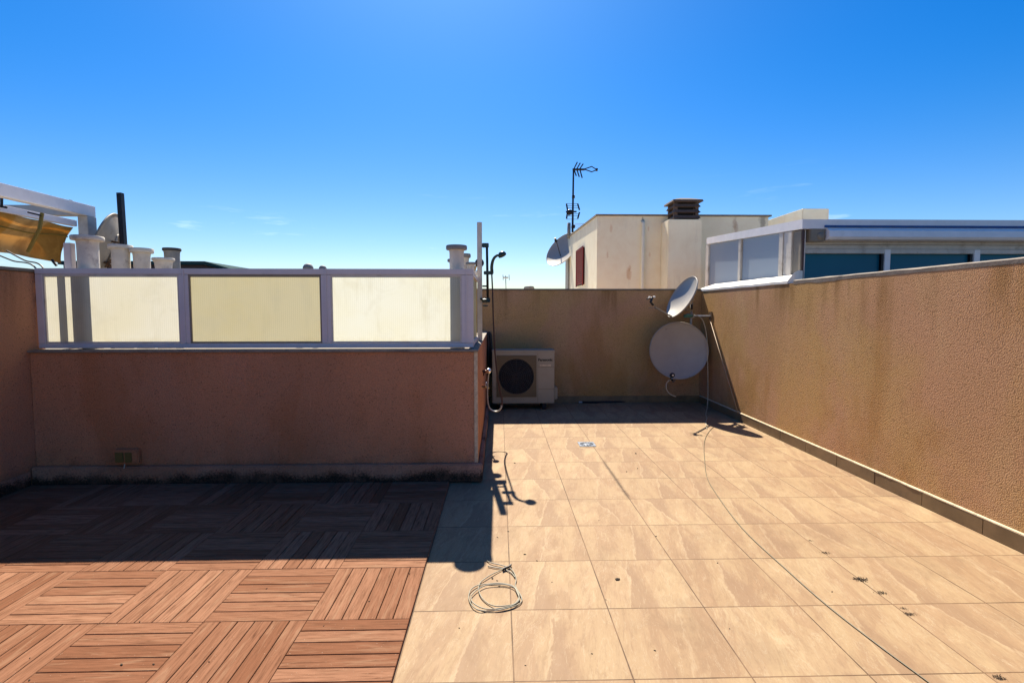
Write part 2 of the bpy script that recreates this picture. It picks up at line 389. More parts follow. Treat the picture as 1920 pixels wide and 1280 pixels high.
def lathe(bm, prof, c, seg=32, mi=0, axis=None, close=True):
    """prof: (radius, height) along axis from c"""
    c = Vector(c); ax = Vector(axis).normalized() if axis is not None else Vector((0, 0, 1))
    s = ax.orthogonal().normalized(); u2 = ax.cross(s); rings = []
    for (r, h) in prof:
        if r < 1e-5: rings.append([bm.verts.new(c+ax*h)])
        else: rings.append([bm.verts.new(c+ax*h+(s*math.cos(2*math.pi*k/seg)+u2*math.sin(2*math.pi*k/seg))*r) for k in range(seg)])
    for a, b in zip(rings, rings[1:]):
        for k in range(seg):
            k2 = (k+1) % seg
            q = [a[k % len(a)], a[k2 % len(a)], b[k2 % len(b)], b[k % len(b)]]
            q = list(dict.fromkeys(q))
            if len(q) > 2:
                f = bm.faces.new(q); f.material_index = mi
def quad(bm, ps, mi=0):
    f = bm.faces.new([bm.verts.new(Vector(p)) for p in ps]); f.material_index = mi; return f
def sphere(bm, c, r, sc=(1, 1, 1), mi=0, seg=14):
    m = Matrix.Translation(Vector(c)) @ Matrix.Diagonal((r*sc[0], r*sc[1], r*sc[2], 1))
    g = bmesh.ops.create_uvsphere(bm, u_segments=seg, v_segments=seg//2+2, radius=1, matrix=m)
    for v in g['verts']:
        for f in v.link_faces: f.material_index = mi
B = bmesh.new

# ------------------------------------------------------------ setting: ground, terrace floor, deck
bm = B(); quad(bm, [(-900, -900, -9), (900, -900, -9), (900, 900, -9), (-900, 900, -9)])
o = build('ground', bm, M['street']); o['kind'] = 'structure'
FY = 3.95; BY = 7.30; RX = 2.935; LX = -3.60; SX = -.175     # wall faces
bm = B(); box(bm, LX-.2, RX+.2, -2.4, BY+.2, -.35, 0)
o = build('terrace_floor', bm, M['tile']); o['kind'] = 'structure'

# wooden deck: squares of six slats laid alternately, on a dark underlay
DZ = .018
bm = B(); uvl = bm.loops.layers.uv.new('UVMap'); ral = bm.faces.layers.float.new('rnd')
def slat(x0, x1, y0, y1, along_x):
    z0, z1 = .005, DZ+random.uniform(-.0006, .0006); r = min(1, max(0, random.gauss(.5, .26)+tv)); ou, ov = random.uniform(0, 50), random.uniform(0, 50); ch = .0016
    lo = [(x0, y0), (x1, y0), (x1, y1), (x0, y1)]; hi = [(x0+ch, y0+ch), (x1-ch, y0+ch), (x1-ch, y1-ch), (x0+ch, y1-ch)]
    a = [bm.verts.new((*p, z0)) for p in lo]; b = [bm.verts.new((*p, z1-ch)) for p in lo]; c = [bm.verts.new((*p, z1)) for p in hi]
    fs = [bm.faces.new(c)]
    for q, w in ((a, b), (b, c)):
        for i in range(4): fs.append(bm.faces.new((q[i], q[(i+1) % 4], w[(i+1) % 4], w[i])))
    for f in fs:
        f[ral] = r
        for l in f.loops:
            x, y = l.vert.co.x, l.vert.co.y
            l[uvl].uv = ((x+ou, y+ov) if along_x else (y+ou, x+ov))
DX1 = -.392; DY0 = 2.131-.4425*8; PW = .4425
for i in range(8):
    x1 = DX1-i*PW; x0 = x1-PW
    for j in range(12):
        tv = random.uniform(-.22, .22); tox, toy = random.uniform(-.0008, .0008), random.uniform(-.0008, .0008)
        y0 = DY0+j*PW; y1 = min(y0+PW, 3.892); jj = j-8
        if y1-y0 < .05: continue
        vert = (i+jj) % 2 == 0
        g = .0040; e = .0011
        if vert:
            w = (PW-2*e+g)/6
            for k in range(6):
                a = x0+e+k*w; b = a+w-g
                if a < LX+.02: a = LX+.02
                if b-a > .01: slat(a, b, y0+e, y1-e, False)
        else:
            w = (PW-2*e+g)/6
            for k in range(6):
                a = y0+e+k*w; b = min(a+w-g, y1-e)
                if b-a > .01: slat(max(x0+e, LX+.02), x1-e, a, b, True)
o = build('deck', bm, M['deck'], origin=(0, 0, 0)); o['kind'] = 'structure'
bm = B(); box(bm, LX+.012, DX1-.004, DY0, 3.895, .002, .0048)
o2 = build('deck_underlay', bm, M['deck_base'], o)

# ------------------------------------------------------------ terrace walls
def wallmesh(x0, x1, y0, y1, z0, z1, step=.12, jit=.0012):
    bm = B(); box(bm, x0, x1, y0, y1, z0, z1, bev=.006); return bm
# back wall
w = empty('terrace_wall', ((SX+RX)/2, BY+.1, 0), 'tan roughcast back wall behind the air conditioner and the dishes', 'wall')
build('render', wallmesh(SX-.9, RX+.2, BY, BY+.2, -.3, 1.635), M['wall_tan'], w)
bm = B(); box(bm, SX-.9, RX+.0, BY-.008, BY+.208, 1.638, 1.658, bev=.004); build('coping', bm, M['coping'], w)
bm = B(); box(bm, SX+.02, RX-.014, BY-.011, BY-.002, 0.002, .098, bev=.002)
build('skirting', bm, M['skirt'], w)
# right wall
w = empty('terrace_wall', (RX+.1, 2.5, 0), 'long sunlit tan roughcast wall on the right, below the sunroom', 'wall')
build('render', wallmesh(RX, RX+.2, -2.4, BY-.003, -.3, 1.622), M['wall_tan'], w)
bm = B()
y = -2.4
pts = []
while y < 5.0:   # rough cement capping with a ragged edge
    pts.append(y); y += .07
pts.append(5.0)
prev = None
for i, y in enumerate(pts):
    j = lambda s: (noise.noise(Vector((y*5, s, 0)))*.006)
    rag = .012*max(0, noise.noise(Vector((y*2.3, 9, 0)))) + (.010 if y > 4.2 else 0)*(.5+noise.noise(Vector((y*9, 3, 0))))
    ring = [bm.verts.new(p) for p in ((RX-.0012, y, 1.618-rag), (RX-.002-abs(j(2))*.2, y, 1.645+j(4)), (RX+.02, y, 1.655+j(3)), (RX+.18, y, 1.660+j(5)), (RX+.21, y, 1.64), (RX+.21, y, 1.615))]
    if prev:
        for k in range(5): bm.faces.new((prev[k], ring[k], ring[k+1], prev[k+1]))
        bm.faces.new((prev[5], ring[5], ring[0], prev[0]))
    else: bm.faces.new(ring)
    prev = ring
bm.faces.new(prev)
build('coping', bm, M['coping'], w, smooth=False)
# white flashing strip rising from the wall edge to the sunroom foot
bm = B(); a = 5.10; b = BY+.15
n = 26; prev = None
for i in range(n+1):
    y = a+(b-a)*i/n; ww = min(1, .25+.75*i/2); k = noise.noise(Vector((y*4, 0, 0)))*.006; h = .10 if i else .11
    ring = [bm.verts.new(p) for p in ((RX-.004, y, 1.622+k*.5), (RX-.004, y, 1.648+k), (RX+.12*ww, y, 1.690+k), (RX+.262*ww, y, 1.735+k+(.03 if i in (1, 2) else 0)), (RX+.262*ww, y, 1.6))]
    if prev:
        for q in range(5): bm.faces.new((prev[q], ring[q], ring[(q+1) % 5], prev[(q+1) % 5]))
    else: bm.faces.new(ring)
    prev = ring
bm.faces.new(prev)
build('flashing', bm, M['white_seal'], w, label='bright white waterproof flashing strip')
# skirting tiles of right wall, each about 0.44 long
sk = B(); y = -2.4
while y < BY-.012:
    y1 = min(y+TYP, BY-.012); box(sk, RX-.012+random.uniform(-.001, .001), RX-.001, y+.0015, y1-.0015, .002, .098, bev=.0015); y += TYP
sko = build('skirting', sk, M['skirt'], w)
bm = B(); yy = -2.4; prev = None
while yy < BY-.01:
    k = noise.noise(Vector((yy*8, 1, 5)))*.0025
    ring = [bm.verts.new(p) for p in ((RX-.013+k, yy, .0985), (RX-.012+k, yy, .105+k), (RX-.0, yy, .110), (RX+.002, yy, .0985))]
    if prev:
        for q in range(4): bm.faces.new((prev[q], ring[q], ring[(q+1) % 4], prev[(q+1) % 4]))
    prev = ring; yy += .05
build('mortar_bead', bm, M['mortar'], sko)
# left wall
w = empty('terrace_wall', (LX-.1, 1.0, 0), 'shaded roughcast wall at the left edge beside the wooden deck', 'wall')
build('render', wallmesh(LX-.2, LX, -2.4, 4.10, -.3, 1.645), M['wall_front'], w)
bm = B(); box(bm, LX-.212, LX+.010, -2.4, 4.105, 1.648, 1.672, bev=.004); build('coping', bm, M['coping'], w)
bm = B(); box(bm, LX+.002, LX+.014, -2.4, FY-.06, .0055, .12, bev=.002); build('skirting', bm, M['plinth'], w)
# front low wall with its return towards the back wall
w = empty('parapet_wall', ((LX+SX)/2, FY+.1, 0), 'low shaded reddish roughcast wall with mouldy plinth below the panels', 'wall')
bm = B(); box(bm, LX+.002, SX-.003, FY, 4.10, -.3, 1.028, bev=.005); build('render', bm, M['wall_front'], w)
bm = B(); box(bm, SX-.13, SX, 4.103, BY-.004, -.3, 1.028, bev=.005); build('side_render', bm, M['wall_front'], w)
bm = B(); box(bm, LX+.004, SX+.010, FY-.022, 4.115, 1.030, 1.048, bev=.003); box(bm, SX-.145, SX+.008, 4.117, BY-.005, 1.030, 1.047, bev=.003)
build('coping', bm, M['coping'], w)
bm = B(); box(bm, LX+.006, SX+.040, FY-.05, FY-.003, .0055, .150, bev=.008); box(bm, SX+.002, SX+.040, FY+.0, BY-.02, .0055, .10, bev=.004)
build('plinth', bm, M['plinth'], w)
bm = B(); box(bm, SX-.022, SX+.004, FY-.005, FY-.0005, .152, 1.029, bev=.0015); box(bm, SX+.0005, SX+.005, FY-.004, FY+.02, .152, 1.029, bev=.0015)
build('corner_bead', bm, M['mortar'], w)
# roof of the shaft between the walls, where the vent pipes stand
bm = B(); box(bm, LX-1.8, SX-.132, 4.118, BY-.004, .55, .90)
o = build('shaft_roof', bm, M['roofgravel']); tag(o, 'flat cement roof behind the translucent panels, carrying the vent pipes', 'roof')

# ------------------------------------------------------------ translucent screen
SY0, SY1 = 4.025, 4.065; ST = 1.678; SB = 1.058
s = empty('privacy_screen', (-1.9, 4.045, 1.05), 'white framed screen of three translucent panels on the low wall', 'privacy screen')
bm = B(); box(bm, LX+.008, -.205, SY0, SY1, ST-.045, ST, bev=.003); build('top_rail', bm, M['alu'], s)
bm = B(); box(bm, LX+.008, -.205, SY0, SY1, SB, SB+.035, bev=.003); box(bm, LX+.03, -.21, SY0-.012, SY0-.001, SB+.002, SB+.022, bev=.002); build('bottom_rail', bm, M['alu'], s)
def gx(px): return at(px, 575, 4.045).x
bars = [(LX+.008, LX+.062), (gx(339)-.0, gx(357)), (gx(604), gx(622)), (gx(866), -.205)]
for a, b in bars:
    bm = B(); box(bm, a, b, SY0+.001, SY1-.001, SB+.037, ST-.047, bev=.003)
    if b-a > .07: box(bm, a+.035, a+.045, SY0-.006, SY0-.001, SB+.037, ST-.002)
    build('mullion', bm, M['alu'], s)
pm = [('panel_warm', 'brightly lit cream translucent panel'), ('panel_yellow', 'yellowed, duller translucent panel'), ('panel_white', 'palest translucent panel')]
for i in range(3):
    a, b = bars[i][1], bars[i+1][0]
    bm = B(); quad(bm, [(a-.005, 4.045, SB+.03), (b+.005, 4.045, SB+.03), (b+.005, 4.045, ST-.04), (a-.005, 4.045, ST-.04)])
    p = build('panel', bm, M[pm[i][0]], s, label=pm[i][1])
    bm = B()   # glazing bead round each panel
    for q in ((a, a+.012, SB+.036, ST-.046), (b-.012, b, SB+.036, ST-.046), (a+.012, b-.012, SB+.036, SB+.050), (a+.012, b-.012, ST-.060, ST-.046)):
        box(bm, q[0], q[1], SY0+.006, 4.043, q[2], q[3])
    build('glazing_bead', bm, M['beige'] if i == 1 else M['alu_dirty'], p)
s = empty('side_screen', (-.225, 4.6, 1.05), 'narrow screen returning from the panel corner to the tall white post', 'privacy screen')
for z0_, z1_ in ((ST-.045, ST-.003), (SB, SB+.035)):
    bm = B(); box(bm, -.245, -.21, SY1+.003, 5.09, z0_, z1_, bev=.002); build('rail', bm, M['alu'], s)
bm = B(); quad(bm, [(-.228, SY1+.003, SB+.03), (-.228, 5.09, SB+.03), (-.228, 5.09, ST-.04), (-.228, SY1+.003, ST-.04)]); build('panel', bm, M['panel_yellow'], s)

# tall white post with shower set
pp = at(899, 417, 5.12)
bm = B(); box(bm, pp.x-.024, pp.x+.024, 5.096, 5.144, 1.05, pp.z, bev=.003)
tag(build('post', bm, M['alu_dirty']), 'tall thin white square post rising beside the shower', 'post')

sh = empty('outdoor_shower', (SX+.03, 5.12, .5), 'dark green outdoor shower with handset, rail and hose on the wall end', 'shower')
A = lambda x, y, Y=5.12: at(x, y, Y)
for bx0, bx1, bz0, bz1, bd in ((pp.x+.025, A(916.5, 460).x, A(909, 464).z, A(909, 456).z, .02), (pp.x+.025, A(919, 560).x, A(903, 567).z, A(903, 558).z, .02), (pp.x+.025, A(914, 560).x, A(903, 538).z, A(903, 535).z, .012)):
    bm = B(); box(bm, bx0, bx1, 5.12-bd, 5.12+bd, bz0, bz1, bev=.004); build('wall_bracket', bm, M['green'], sh)
bm = B(); tube(bm, [A(913, 462), A(914.6, 564)], .0125, 12); build('riser_rail', bm, M['blackmetal'], sh, smooth=True)
bm = B(); c = A(914, 511.5); box(bm, A(907, 511).x, A(925, 511).x, 5.085, 5.125, c.z-.018, c.z+.016, bev=.005); build('slider', bm, M['green'], sh)
bm = B(); tube(bm, spline([A(922.5, 512, 5.10), A(922, 500, 5.09), A(924, 489, 5.08), A(928, 482, 5.07), A(934, 478, 5.06)]), .017, 12, r2=.012)
build('handle', bm, M['green'], sh, smooth=True)
ax = Vector((.42, -.12, -.85)).normalized(); hc = A(941, 477, 5.05)
bm = B(); lathe(bm, [(0, -.030), (.022, -.026), (.038, -.012), (.043, .006), (.041, .018), (.03, .022), (0, .022)], hc, 20, axis=ax)
for v in bm.verts: v.co = hc+(v.co-hc)@Matrix.Rotation(0, 3, 'X')
build('shower_head', bm, M['green'], sh, smooth=True)
bm = B(); c = A(908, 563); sphere(bm, A(909, 562, 5.08), .035, (1.1, .8, .35)); tube(bm, [A(901, 560, 5.1), A(918, 566, 5.06)], .010, 8); sphere(bm, A(910, 573, 5.07), .03, (1, .9, .3))
build('soap_holder', bm, M['green'], sh, smooth=True)
hp = [A(922, 513, 5.09), A(923.5, 545, 5.10), A(925, 600, 5.10), A(928, 660, 5.10), A(932, 700, 5.09), A(937, 730, 5.08), A(941, 748, 5.07), A(941, 760, 5.06), A(936, 769, 5.05), A(927, 771, 5.05), A(919, 766, 5.05), A(915, 755, 5.05), A(914, 735, 5.06), A(915, 712, 5.07), A(916.5, 698, 5.07)]
sp = spline(hp, 6); k = int(len(sp)*.50)
bm = B(); tube(bm, sp[:k+1], .0075, 8); build('hose', bm, M['hose'], sh, smooth=True, label='dark red-brown upper hose')
bm = B(); tube(bm, sp[k:], .0075, 8); build('hose', bm, M['steel'], sh, smooth=True, label='metal lower hose loop')
bm = B(); c = A(917, 695, 5.08); lathe(bm, [(0, -.035), (.022, -.034), (.027, -.02), (.027, .01), (.018, .02), (.010, .03), (0, .03)], c, 18, axis=(.25, 1, 0)); tube(bm, [(SX, 5.12, c.z-.01), c], .010, 10)
build('mixer_knob', bm, M['chrome'], sh, smooth=True)
bm = B(); c = A(908, 726, 5.08); tube(bm, [(SX, 5.12, c.z), A(917, 727, 5.08)], .011, 10); sphere(bm, A(900, 727, 5.0), .018, (1, 1, .9)); tube(bm, [A(900, 727, 5.0), c], .007, 8)
build('lower_valve', bm, M['brass'], sh, smooth=True)
bm = B(); tube(bm, [A(911, 727, 5.08), A(911, 717.5, 5.08)], .006, 8); lathe(bm, [(0, 0), (.018, .001), (.018, .008), (0, .009)], A(911, 718, 5.08), 12)
build('valve_lever', bm, M['chrome'], sh, smooth=True)
bm = B(); c = A(907, 699, 5.10); tube(bm, [A(907, 693, 5.1), A(907, 704, 5.1)], .008, 8); tube(bm, [A(907, 699, 5.1), A(915, 696, 5.08)], .005, 8)
build('red_tap_handle', bm, M['hose'], sh, smooth=True)

# ------------------------------------------------------------ vent pipes
def vent(px, ptop, capw, neckw, Y, label, mat='pot', caph=7, grp='round vent pipes behind the panels', top='pot', foot=.90, flare=0):
    c = at(px, ptop, Y); rc = capw/2*Y/F; rn = neckw/2*Y/F; ch = caph*Y/F
    e = empty('vent_pipe', (c.x, Y, foot), label, 'vent pipe', grp)
    bm = B(); lathe(bm, [(rn*1.02, foot), (rn, foot+.1), (rn*.985, c.z-ch*3.2), (rn*(1+flare*.5), c.z-ch*1.8), (rn*(1.06+flare), c.z-ch-.001)], (c.x, Y, 0), 28)
    build('pipe', bm, M[mat], e, smooth=True)
    bm = B(); lathe(bm, [(rn*.82, c.z-ch*1.0), (rc*.96, c.z-ch), (rc, c.z-ch*.75), (rc, c.z-ch*.2), (rc*.96, c.z), (rn*.84, c.z), (rn*.82, c.z-ch), ], (c.x, Y, 0), 32)
    autosmooth(build('rim', bm, M[top], e))
    bm = B(); lathe(bm, [(rn*.83, c.z-ch*.8), (0, c.z-ch*.8)], (c.x, Y, 0), 24); build('opening', bm, M['dark'], e)
    return e
vent(163.5, 443, 50, 33, 4.155, 'tallest cream vent pipe with stained body, nearest the awning', caph=8)
vent(225.5, 459.5, 38, 28.5, 5.0, 'cream vent pipe in front of the old dish and the black pole', caph=7)
vent(265, 466, 38, 26.5, 5.05, 'cream vent pipe just right of the black pole', caph=8)
vent(306, 484, 36, 27, 4.95, 'lowest wide cream vent pipe with a thin rim', caph=5, flare=.1)
vent(322, 465.5, 30, 25, 5.5, 'vent pipe with a sooty black rim behind the lowest one', 'pot_grey', caph=5, top='soot')
vent(856, 460.5, 39, 26.5, 4.17, 'cream vent pipe with broad rim above the right end of the screen', caph=8, top='pot_grey')
vent(869, 476, 27, 20, 5.3, 'thin grey rimmed vent pipe half hidden behind the broad rimmed one', 'pot', caph=7, top='pot_grey')
vent(853, 486, 28, 20, 5.9, 'vent pipe whose low rim just shows left of the broad rimmed one', 'pot_grey', caph=5, top='pot_grey')
vent(883, 492, 20, 14, 5.0, 'small low vent pipe between the screen corner and the white post', 'pot', caph=4, top='pot_grey')
for px, top, wd, lb in ((577.5, 494, 19, 'larger left grey dome cowl peeking over the middle panel'), (605, 497.5, 14, 'smaller right grey dome cowl peeking over the middle panel')):
    Y = 6.6; c = at(px, top, Y); r = wd/2*Y/F
    e = empty('roof_cowl', (c.x, Y, .9), lb, 'roof cowl', 'dome cowls behind the screen')
    bm = B(); tube(bm, [(c.x, Y, .9), (c.x, Y, c.z-r*1.1)], r*.62, 16); build('pipe', bm, M['pot_grey'], e, smooth=True)
    bm = B(); lathe(bm, [(r*.6, c.z-r*1.2), (r, c.z-r*1.15), (r*.98, c.z-r*.7), (r*.75, c.z-r*.27), (r*.4, c.z-r*.05), (0, c.z)], (c.x, Y, 0), 24); build('dome', bm, M['pot_grey'], e, smooth=True)

# dark round disc on a bracket behind the white post
e = empty('dark_disc', at(899, 500, 5.6), 'dark round disc with white bulb behind the white post', 'lamp')
c = at(899, 493, 5.6)
bm = B(); lathe(bm, [(0, -.02), (.045, -.018), (.05, 0), (.045, .03), (0, .05)], c, 24, axis=(0, 1, .15)); build('disc_head', bm, M['blackmetal'], e, smooth=True)
bm = B(); sphere(bm, at(893.5, 511.5, 5.55), .022, (1, 1, 1.2)); build('knob', bm, M['white_seal'], e, smooth=True)
bm = B(); tube(bm, spline([c, at(892, 500, 5.62), at(890, 512, 5.62), at(892, 524, 5.62), at(892, 645, 5.62)]), .012, 8); build('bracket', bm, M['brass'], e, smooth=True)

# white post left, black pole
c = at(124.5, 455, 4.13)
bm = B(); box(bm, c.x-.028, c.x+.028, 4.13, 4.18, .90, c.z, bev=.003); tag(build('post', bm, M['alu']), 'short white square post just left of the tallest vent pipe', 'post')
a = at(233, 480, 5.3); b = at(225.3, 362, 5.3); d = (b-a); a2 = a-d*((a.z-.9)/d.z)
bm = B(); bar(bm, a2, b, .046, .046); tag(build('pole', bm, M['blackmetal']), 'slightly leaning black pole beside the old weathered dish', 'pole')

# ------------------------------------------------------------ dishes
def dish_mesh(c, n, r, depth=.16, mats=('dish',), th=.006, seg=56, ry=1.0):
    """shallow paraboloid shell opening along n"""
    bm = B(); D = depth*r
    prof = []
    for i in range(0, 13): q = i/12; prof.append((r*q, -D*(1-q*q)))
    prof += [(r*1.004, .006), (r*1.018, .004), (r*1.026, -.006), (r*1.010, -.016)]
    for i in range(12, -1, -1): q = i/12; prof.append((r*q*.995, -D*(1-q*q)-th-.002))
    lathe(bm, prof, c, seg, axis=n); return bm
def lnb(bm, p, d, r=.028, L=.10, mi=0):
    d = Vector(d).normalized()
    lathe(bm, [(0, 0), (r, .002), (r*1.05, .03), (r*.7, .045), (r*.6, L), (0, L+.002)], p, 16, axis=d, mi=mi)
# lower big dish facing the camera
G = 'satellite dishes on the corner bracket'
c = at(1273, 657, 6.86); r = 53.5*6.86/F; n = Vector((-.13, -.97, .12)).normalized()
e = empty('satellite_dish', (c.x, 6.86, c.z-r), 'large round grey satellite dish facing the terrace, hung low in the corner', 'satellite dish', G)
build('reflector', dish_mesh(c, n, r, .2), M['dish'], e, smooth=True)
for px, py in ((1263, 667), (1277.5, 668), (1276, 698)):
    bm = B(); lathe(bm, [(0, -.004), (.007, -.004), (.006, .002), (0, .003)], at(px, py, 6.92), 8, axis=n); build('bolt', bm, M['steel'], e)
bm = B(); f0 = at(1262, 716, 6.83); f1 = at(1260.5, 709, 6.60); tube(bm, [at(1266, 712, 6.86), f0, f1], .010, 8); build('feed_arm', bm, M['steel'], e)
bm = B(); p = at(1260.5, 703, 6.60); lathe(bm, [(.011, -.02), (.030, -.018), (.033, .0), (.030, .02), (.018, .03), (.011, .028)], p, 20, axis=(0, -1, .1)); tube(bm, [p+Vector((0, .02, -.02)), p+Vector((.0, .02, -.075))], .018, 10)
ln = build('receiver_head', bm, M['black'], e, smooth=True)
bm = B(); lathe(bm, [(0, -.03), (.012, -.029), (.012, -.02), (0, -.019)], p, 12, axis=(0, 1, 0)); build('feed_cap', bm, M['white_seal'], ln)
bm = B(); tube(bm, spline([at(1260, 712, 6.62), at(1252, 715, 6.6), at(1249, 724, 6.58), at(1252, 734, 6.56), at(1259, 740, 6.55), at(1267.5, 743.5, 6.54)]), .0062, 8); build('cable_tail', bm, M['cable'], e, smooth=True)
# mast and arm
e = empty('dish_bracket', (RX, 6.85, 1.2), 'steel bracket arm and mast fixed to the right wall, carrying both dishes', 'bracket')
az = xw(1333, 592, RX)
bm = B(); box(bm, RX-.008, RX-.001, az.y-.05, az.y+.05, az.z-.055, az.z+.055, bev=.002); build('wall_plate', bm, M['rust'], e)
mast = at(1296, 600, 7.02)
bq = xw(1383, 768, RX-.02)
bm = B(); tube(bm, [(RX-.022, az.y-.02, az.z-.05), (bq.x, bq.y, .118)], .0065, 8); build('brace_rod', bm, M['brace'], e, smooth=True)
bm = B(); box(bm, bq.x-.012, RX-.001, bq.y-.025, bq.y+.025, .111, .120, bev=.002); build('foot_plate', bm, M['cable'], e)
bm = B(); tube(bm, [(mast.x+.03, 6.98, az.z-.004), (RX-.008, az.y, az.z-.004)], .015, 4); build('arm', bm, M['steel'], e)
bm = B(); tube(bm, [(mast.x, 7.02, .62), (mast.x, 7.02, 1.62)], .019, 14); build('mast', bm, M['steel'], e, smooth=True)
bm = B(); box(bm, mast.x-.034, mast.x+.04, 6.985, 7.055, az.z-.03, az.z+.024, bev=.006); build('clamp', bm, M['steel'], e)
bm = B(); box(bm, mast.x-.034, mast.x+.034, 6.97, 7.055, .70, .86, bev=.006); build('clamp', bm, M['steel'], e)
bm = B(); tube(bm, [(mast.x-.02, 7.0, .78), at(1273, 657, 6.98)], .02, 8); build('stay', bm, M['steel'], e)
# upper dish, tilted up to the left
c = at(1278, 556.5, 6.86); r = .31; n = Vector((-.85, -.10, .46)).normalized()
e = empty('satellite_dish', (mast.x, 6.9, 1.25), 'smaller satellite dish tilted steeply with bright inner bowl, top of the mast', 'satellite dish', G)
build('reflector', dish_mesh(c, n, r, .26), M['dish'], e, smooth=True)
dn = (Vector((0, 0, -1))-n*Vector((0, 0, -1)).dot(n)).normalized()
sdv = n.cross(dn)
for q in (-.02, .02):
    bm = B(); lathe(bm, [(0, -.002), (.006, -.002), (.005, .004), (0, .005)], c-n*r*.26+dn*.09+sdv*q+n*.005, 8, axis=n)
    build('bolt', bm, M['steel'], e)
foot = c+dn*r*.98; lp = at(1228, 576, 6.60)
bm = B(); bar(bm, foot+Vector((.03, .02, -.01)), lp, .016, .022); bar(bm, lp, at(1216, 577, 6.6), .008); build('feed_arm', bm, M['beige'], e)
bm = B(); p = at(1222, 560, 6.60); tube(bm, [at(1225, 572, 6.6), at(1220, 566, 6.6), at(1223, 557.5, 6.6)], .017, 10); tube(bm, [at(1223, 559, 6.6), at(1212, 560.5, 6.62)], .008, 8)
build('receiver_head', bm, M['black'], e, smooth=True)
for x_, y_ in ((1218, 558.5), (1226.5, 558.0)):
    bm = B(); lathe(bm, [(0, 0), (.016, .001), (.017, .018), (0, .02)], at(x_, y_, 6.6), 12, axis=(0, -.2, 1))
    build('feed_cap', bm, M['white_seal'], e, smooth=True)
bk = c-n*(r*.26+.055)
bm = B(); bar(bm, bk, (mast.x, 7.0, 1.52), .05, .07); bar(bm, bk+dn*.12, (mast.x, 7.0, 1.36), .03, .04); build('tilt_mount', bm, M['steel'], e)
bm = B(); p = at(1290.5, 592, 6.83); tube(bm, [at(1283, 592.5, 6.83), at(1298, 592, 6.86)], .022, 10); sphere(bm, at(1290, 590, 6.8), .022, (1.4, 1, .7)); build('cable_joint', bm, plain('teal_tape', (.10, .36, .34), .6), e, smooth=True)
bm = B(); tube(bm, [at(1297, 580, 6.9), at(1297, 571, 6.9)], .016, 10); tube(bm, [at(1290, 570, 6.9), at(1298, 569.5, 6.9)], .006, 8); build('second_receiver', bm, M['black'], e, smooth=True)
# cable from bracket down and across the floor
pts = [at(1300, 590, 6.9), at(1312, 594, 6.82), at(1320, 606, 6.78), at(1325.5, 635, 6.75), at(1327, 680, 6.72), at(1327.5, 730, 6.70), at(1326.5, 760, 6.60), fl(1323.5, 776, .006), fl(1325.5, 784, .006), fl(1323.5, 792, .006), fl(1325, 799, .005), fl(1325.5, 803, .005)]
bm = B(); tube(bm, spline(pts, 6), .0052, 8); tag(build('hanging_cable', bm, M['cable'], smooth=True), 'cream cable hanging from the dish bracket down to the shaded tiles', 'cable')
pts = [fl(x, y, .004) for x, y in ((1338, 800), (1330, 808), (1323, 820), (1320, 835), (1321, 860), (1325, 892), (1340, 921), (1391, 989), (1481, 1073), (1553, 1136), (1646, 1208), (1741, 1278), (1840, 1352))]
bm = B(); tube(bm, spline(pts, 6), .0026, 8); tag(build('floor_cable', bm, M['cable_floor'], smooth=True), 'long thin cable running in a curve over the sunlit tiles to the lower right', 'cable')
# coiled cable
S = 1/9.843
def cz(x, y, z=.004): return fl(860+x*S, 1030+y*S, z)
pts = [(520, 205), (600, 240), (760, 275), (900, 320), (985, 370), (1045, 470), (1060, 560), (1045, 650), (1085, 740), (1150, 850), (1165, 940), (1100, 1010), (950, 1060), (760, 1105), (560, 1130), (380, 1110), (260, 1040), (195, 930), (190, 820), (230, 730), (340, 660), (500, 635), (700, 615), (880, 630), (1010, 670), (1070, 740), (1110, 830), (1100, 920), (1020, 1000), (880, 1030), (700, 1040), (560, 1000), (450, 910), (385, 800), (370, 690), (400, 610), (460, 550), (600, 460), (750, 390), (860, 345), (960, 300)]
zz = [.004+.006*abs(math.sin(i*.9)) for i in range(len(pts))]
bm = B(); tube(bm, spline([cz(x, y, z) for (x, y), z in zip(pts, zz)], 5), .0026, 8)
pts2 = [(540, 300), (650, 325), (780, 345), (880, 375), (980, 430), (1040, 510)]
tube(bm, spline([cz(x, y, .006) for x, y in pts2], 5), .003, 8)
pts3 = [(225, 850), (300, 770), (400, 700), (520, 650), (700, 635), (900, 645), (1030, 700), (1080, 790), (1120, 900), (1060, 985), (900, 1050), (600, 1095), (400, 1060), (250, 960), (225, 850)]
tube(bm, spline([cz(x, y, .011) for x, y in pts3], 5), .0026, 8)
o = build('coiled_cable', bm, M['cable_coil'], smooth=True); tag(o, 'loosely coiled cream cable tied up and lying on the tiles', 'cable')
bm = B(); obox(bm, cz(860, 340, .012), (cz(920, 320)-cz(840, 355))*.6, Vector((0, .004, .0)), Vector((0, 0, .006))); obox(bm, cz(945, 300, .010), (cz(960, 290)-cz(925, 310))*.8, Vector((.002, .007, .0)), Vector((0, 0, .006)))
build('tie', bm, M['black'], o)

# ------------------------------------------------------------ air conditioner
ay = 6.80; a = at(923, 757, ay); b = at(1040, 657, ay); zb = .085; zt = b.z
e = empty('air_conditioner', ((a.x+b.x)/2, ay+.15, 0), 'boxy beige outdoor air conditioner unit standing in the back corner', 'air conditioner')
x0, x1 = a.x, b.x
bm = B(); box(bm, x0, x1, ay, ay+.30, zb, zt, bev=.012); box(bm, x0-.004, x1+.004, ay-.004, ay+.304, zt-.018, zt+.004, bev=.004); build('casing', bm, M['ac'], e)
pxa = lambda px, py: at(px, py, ay)
q0 = pxa(931, 744); q1 = pxa(1006, 666)
bm = B()
fc = pxa(968, 705.5); fr = 33.5*ay/F
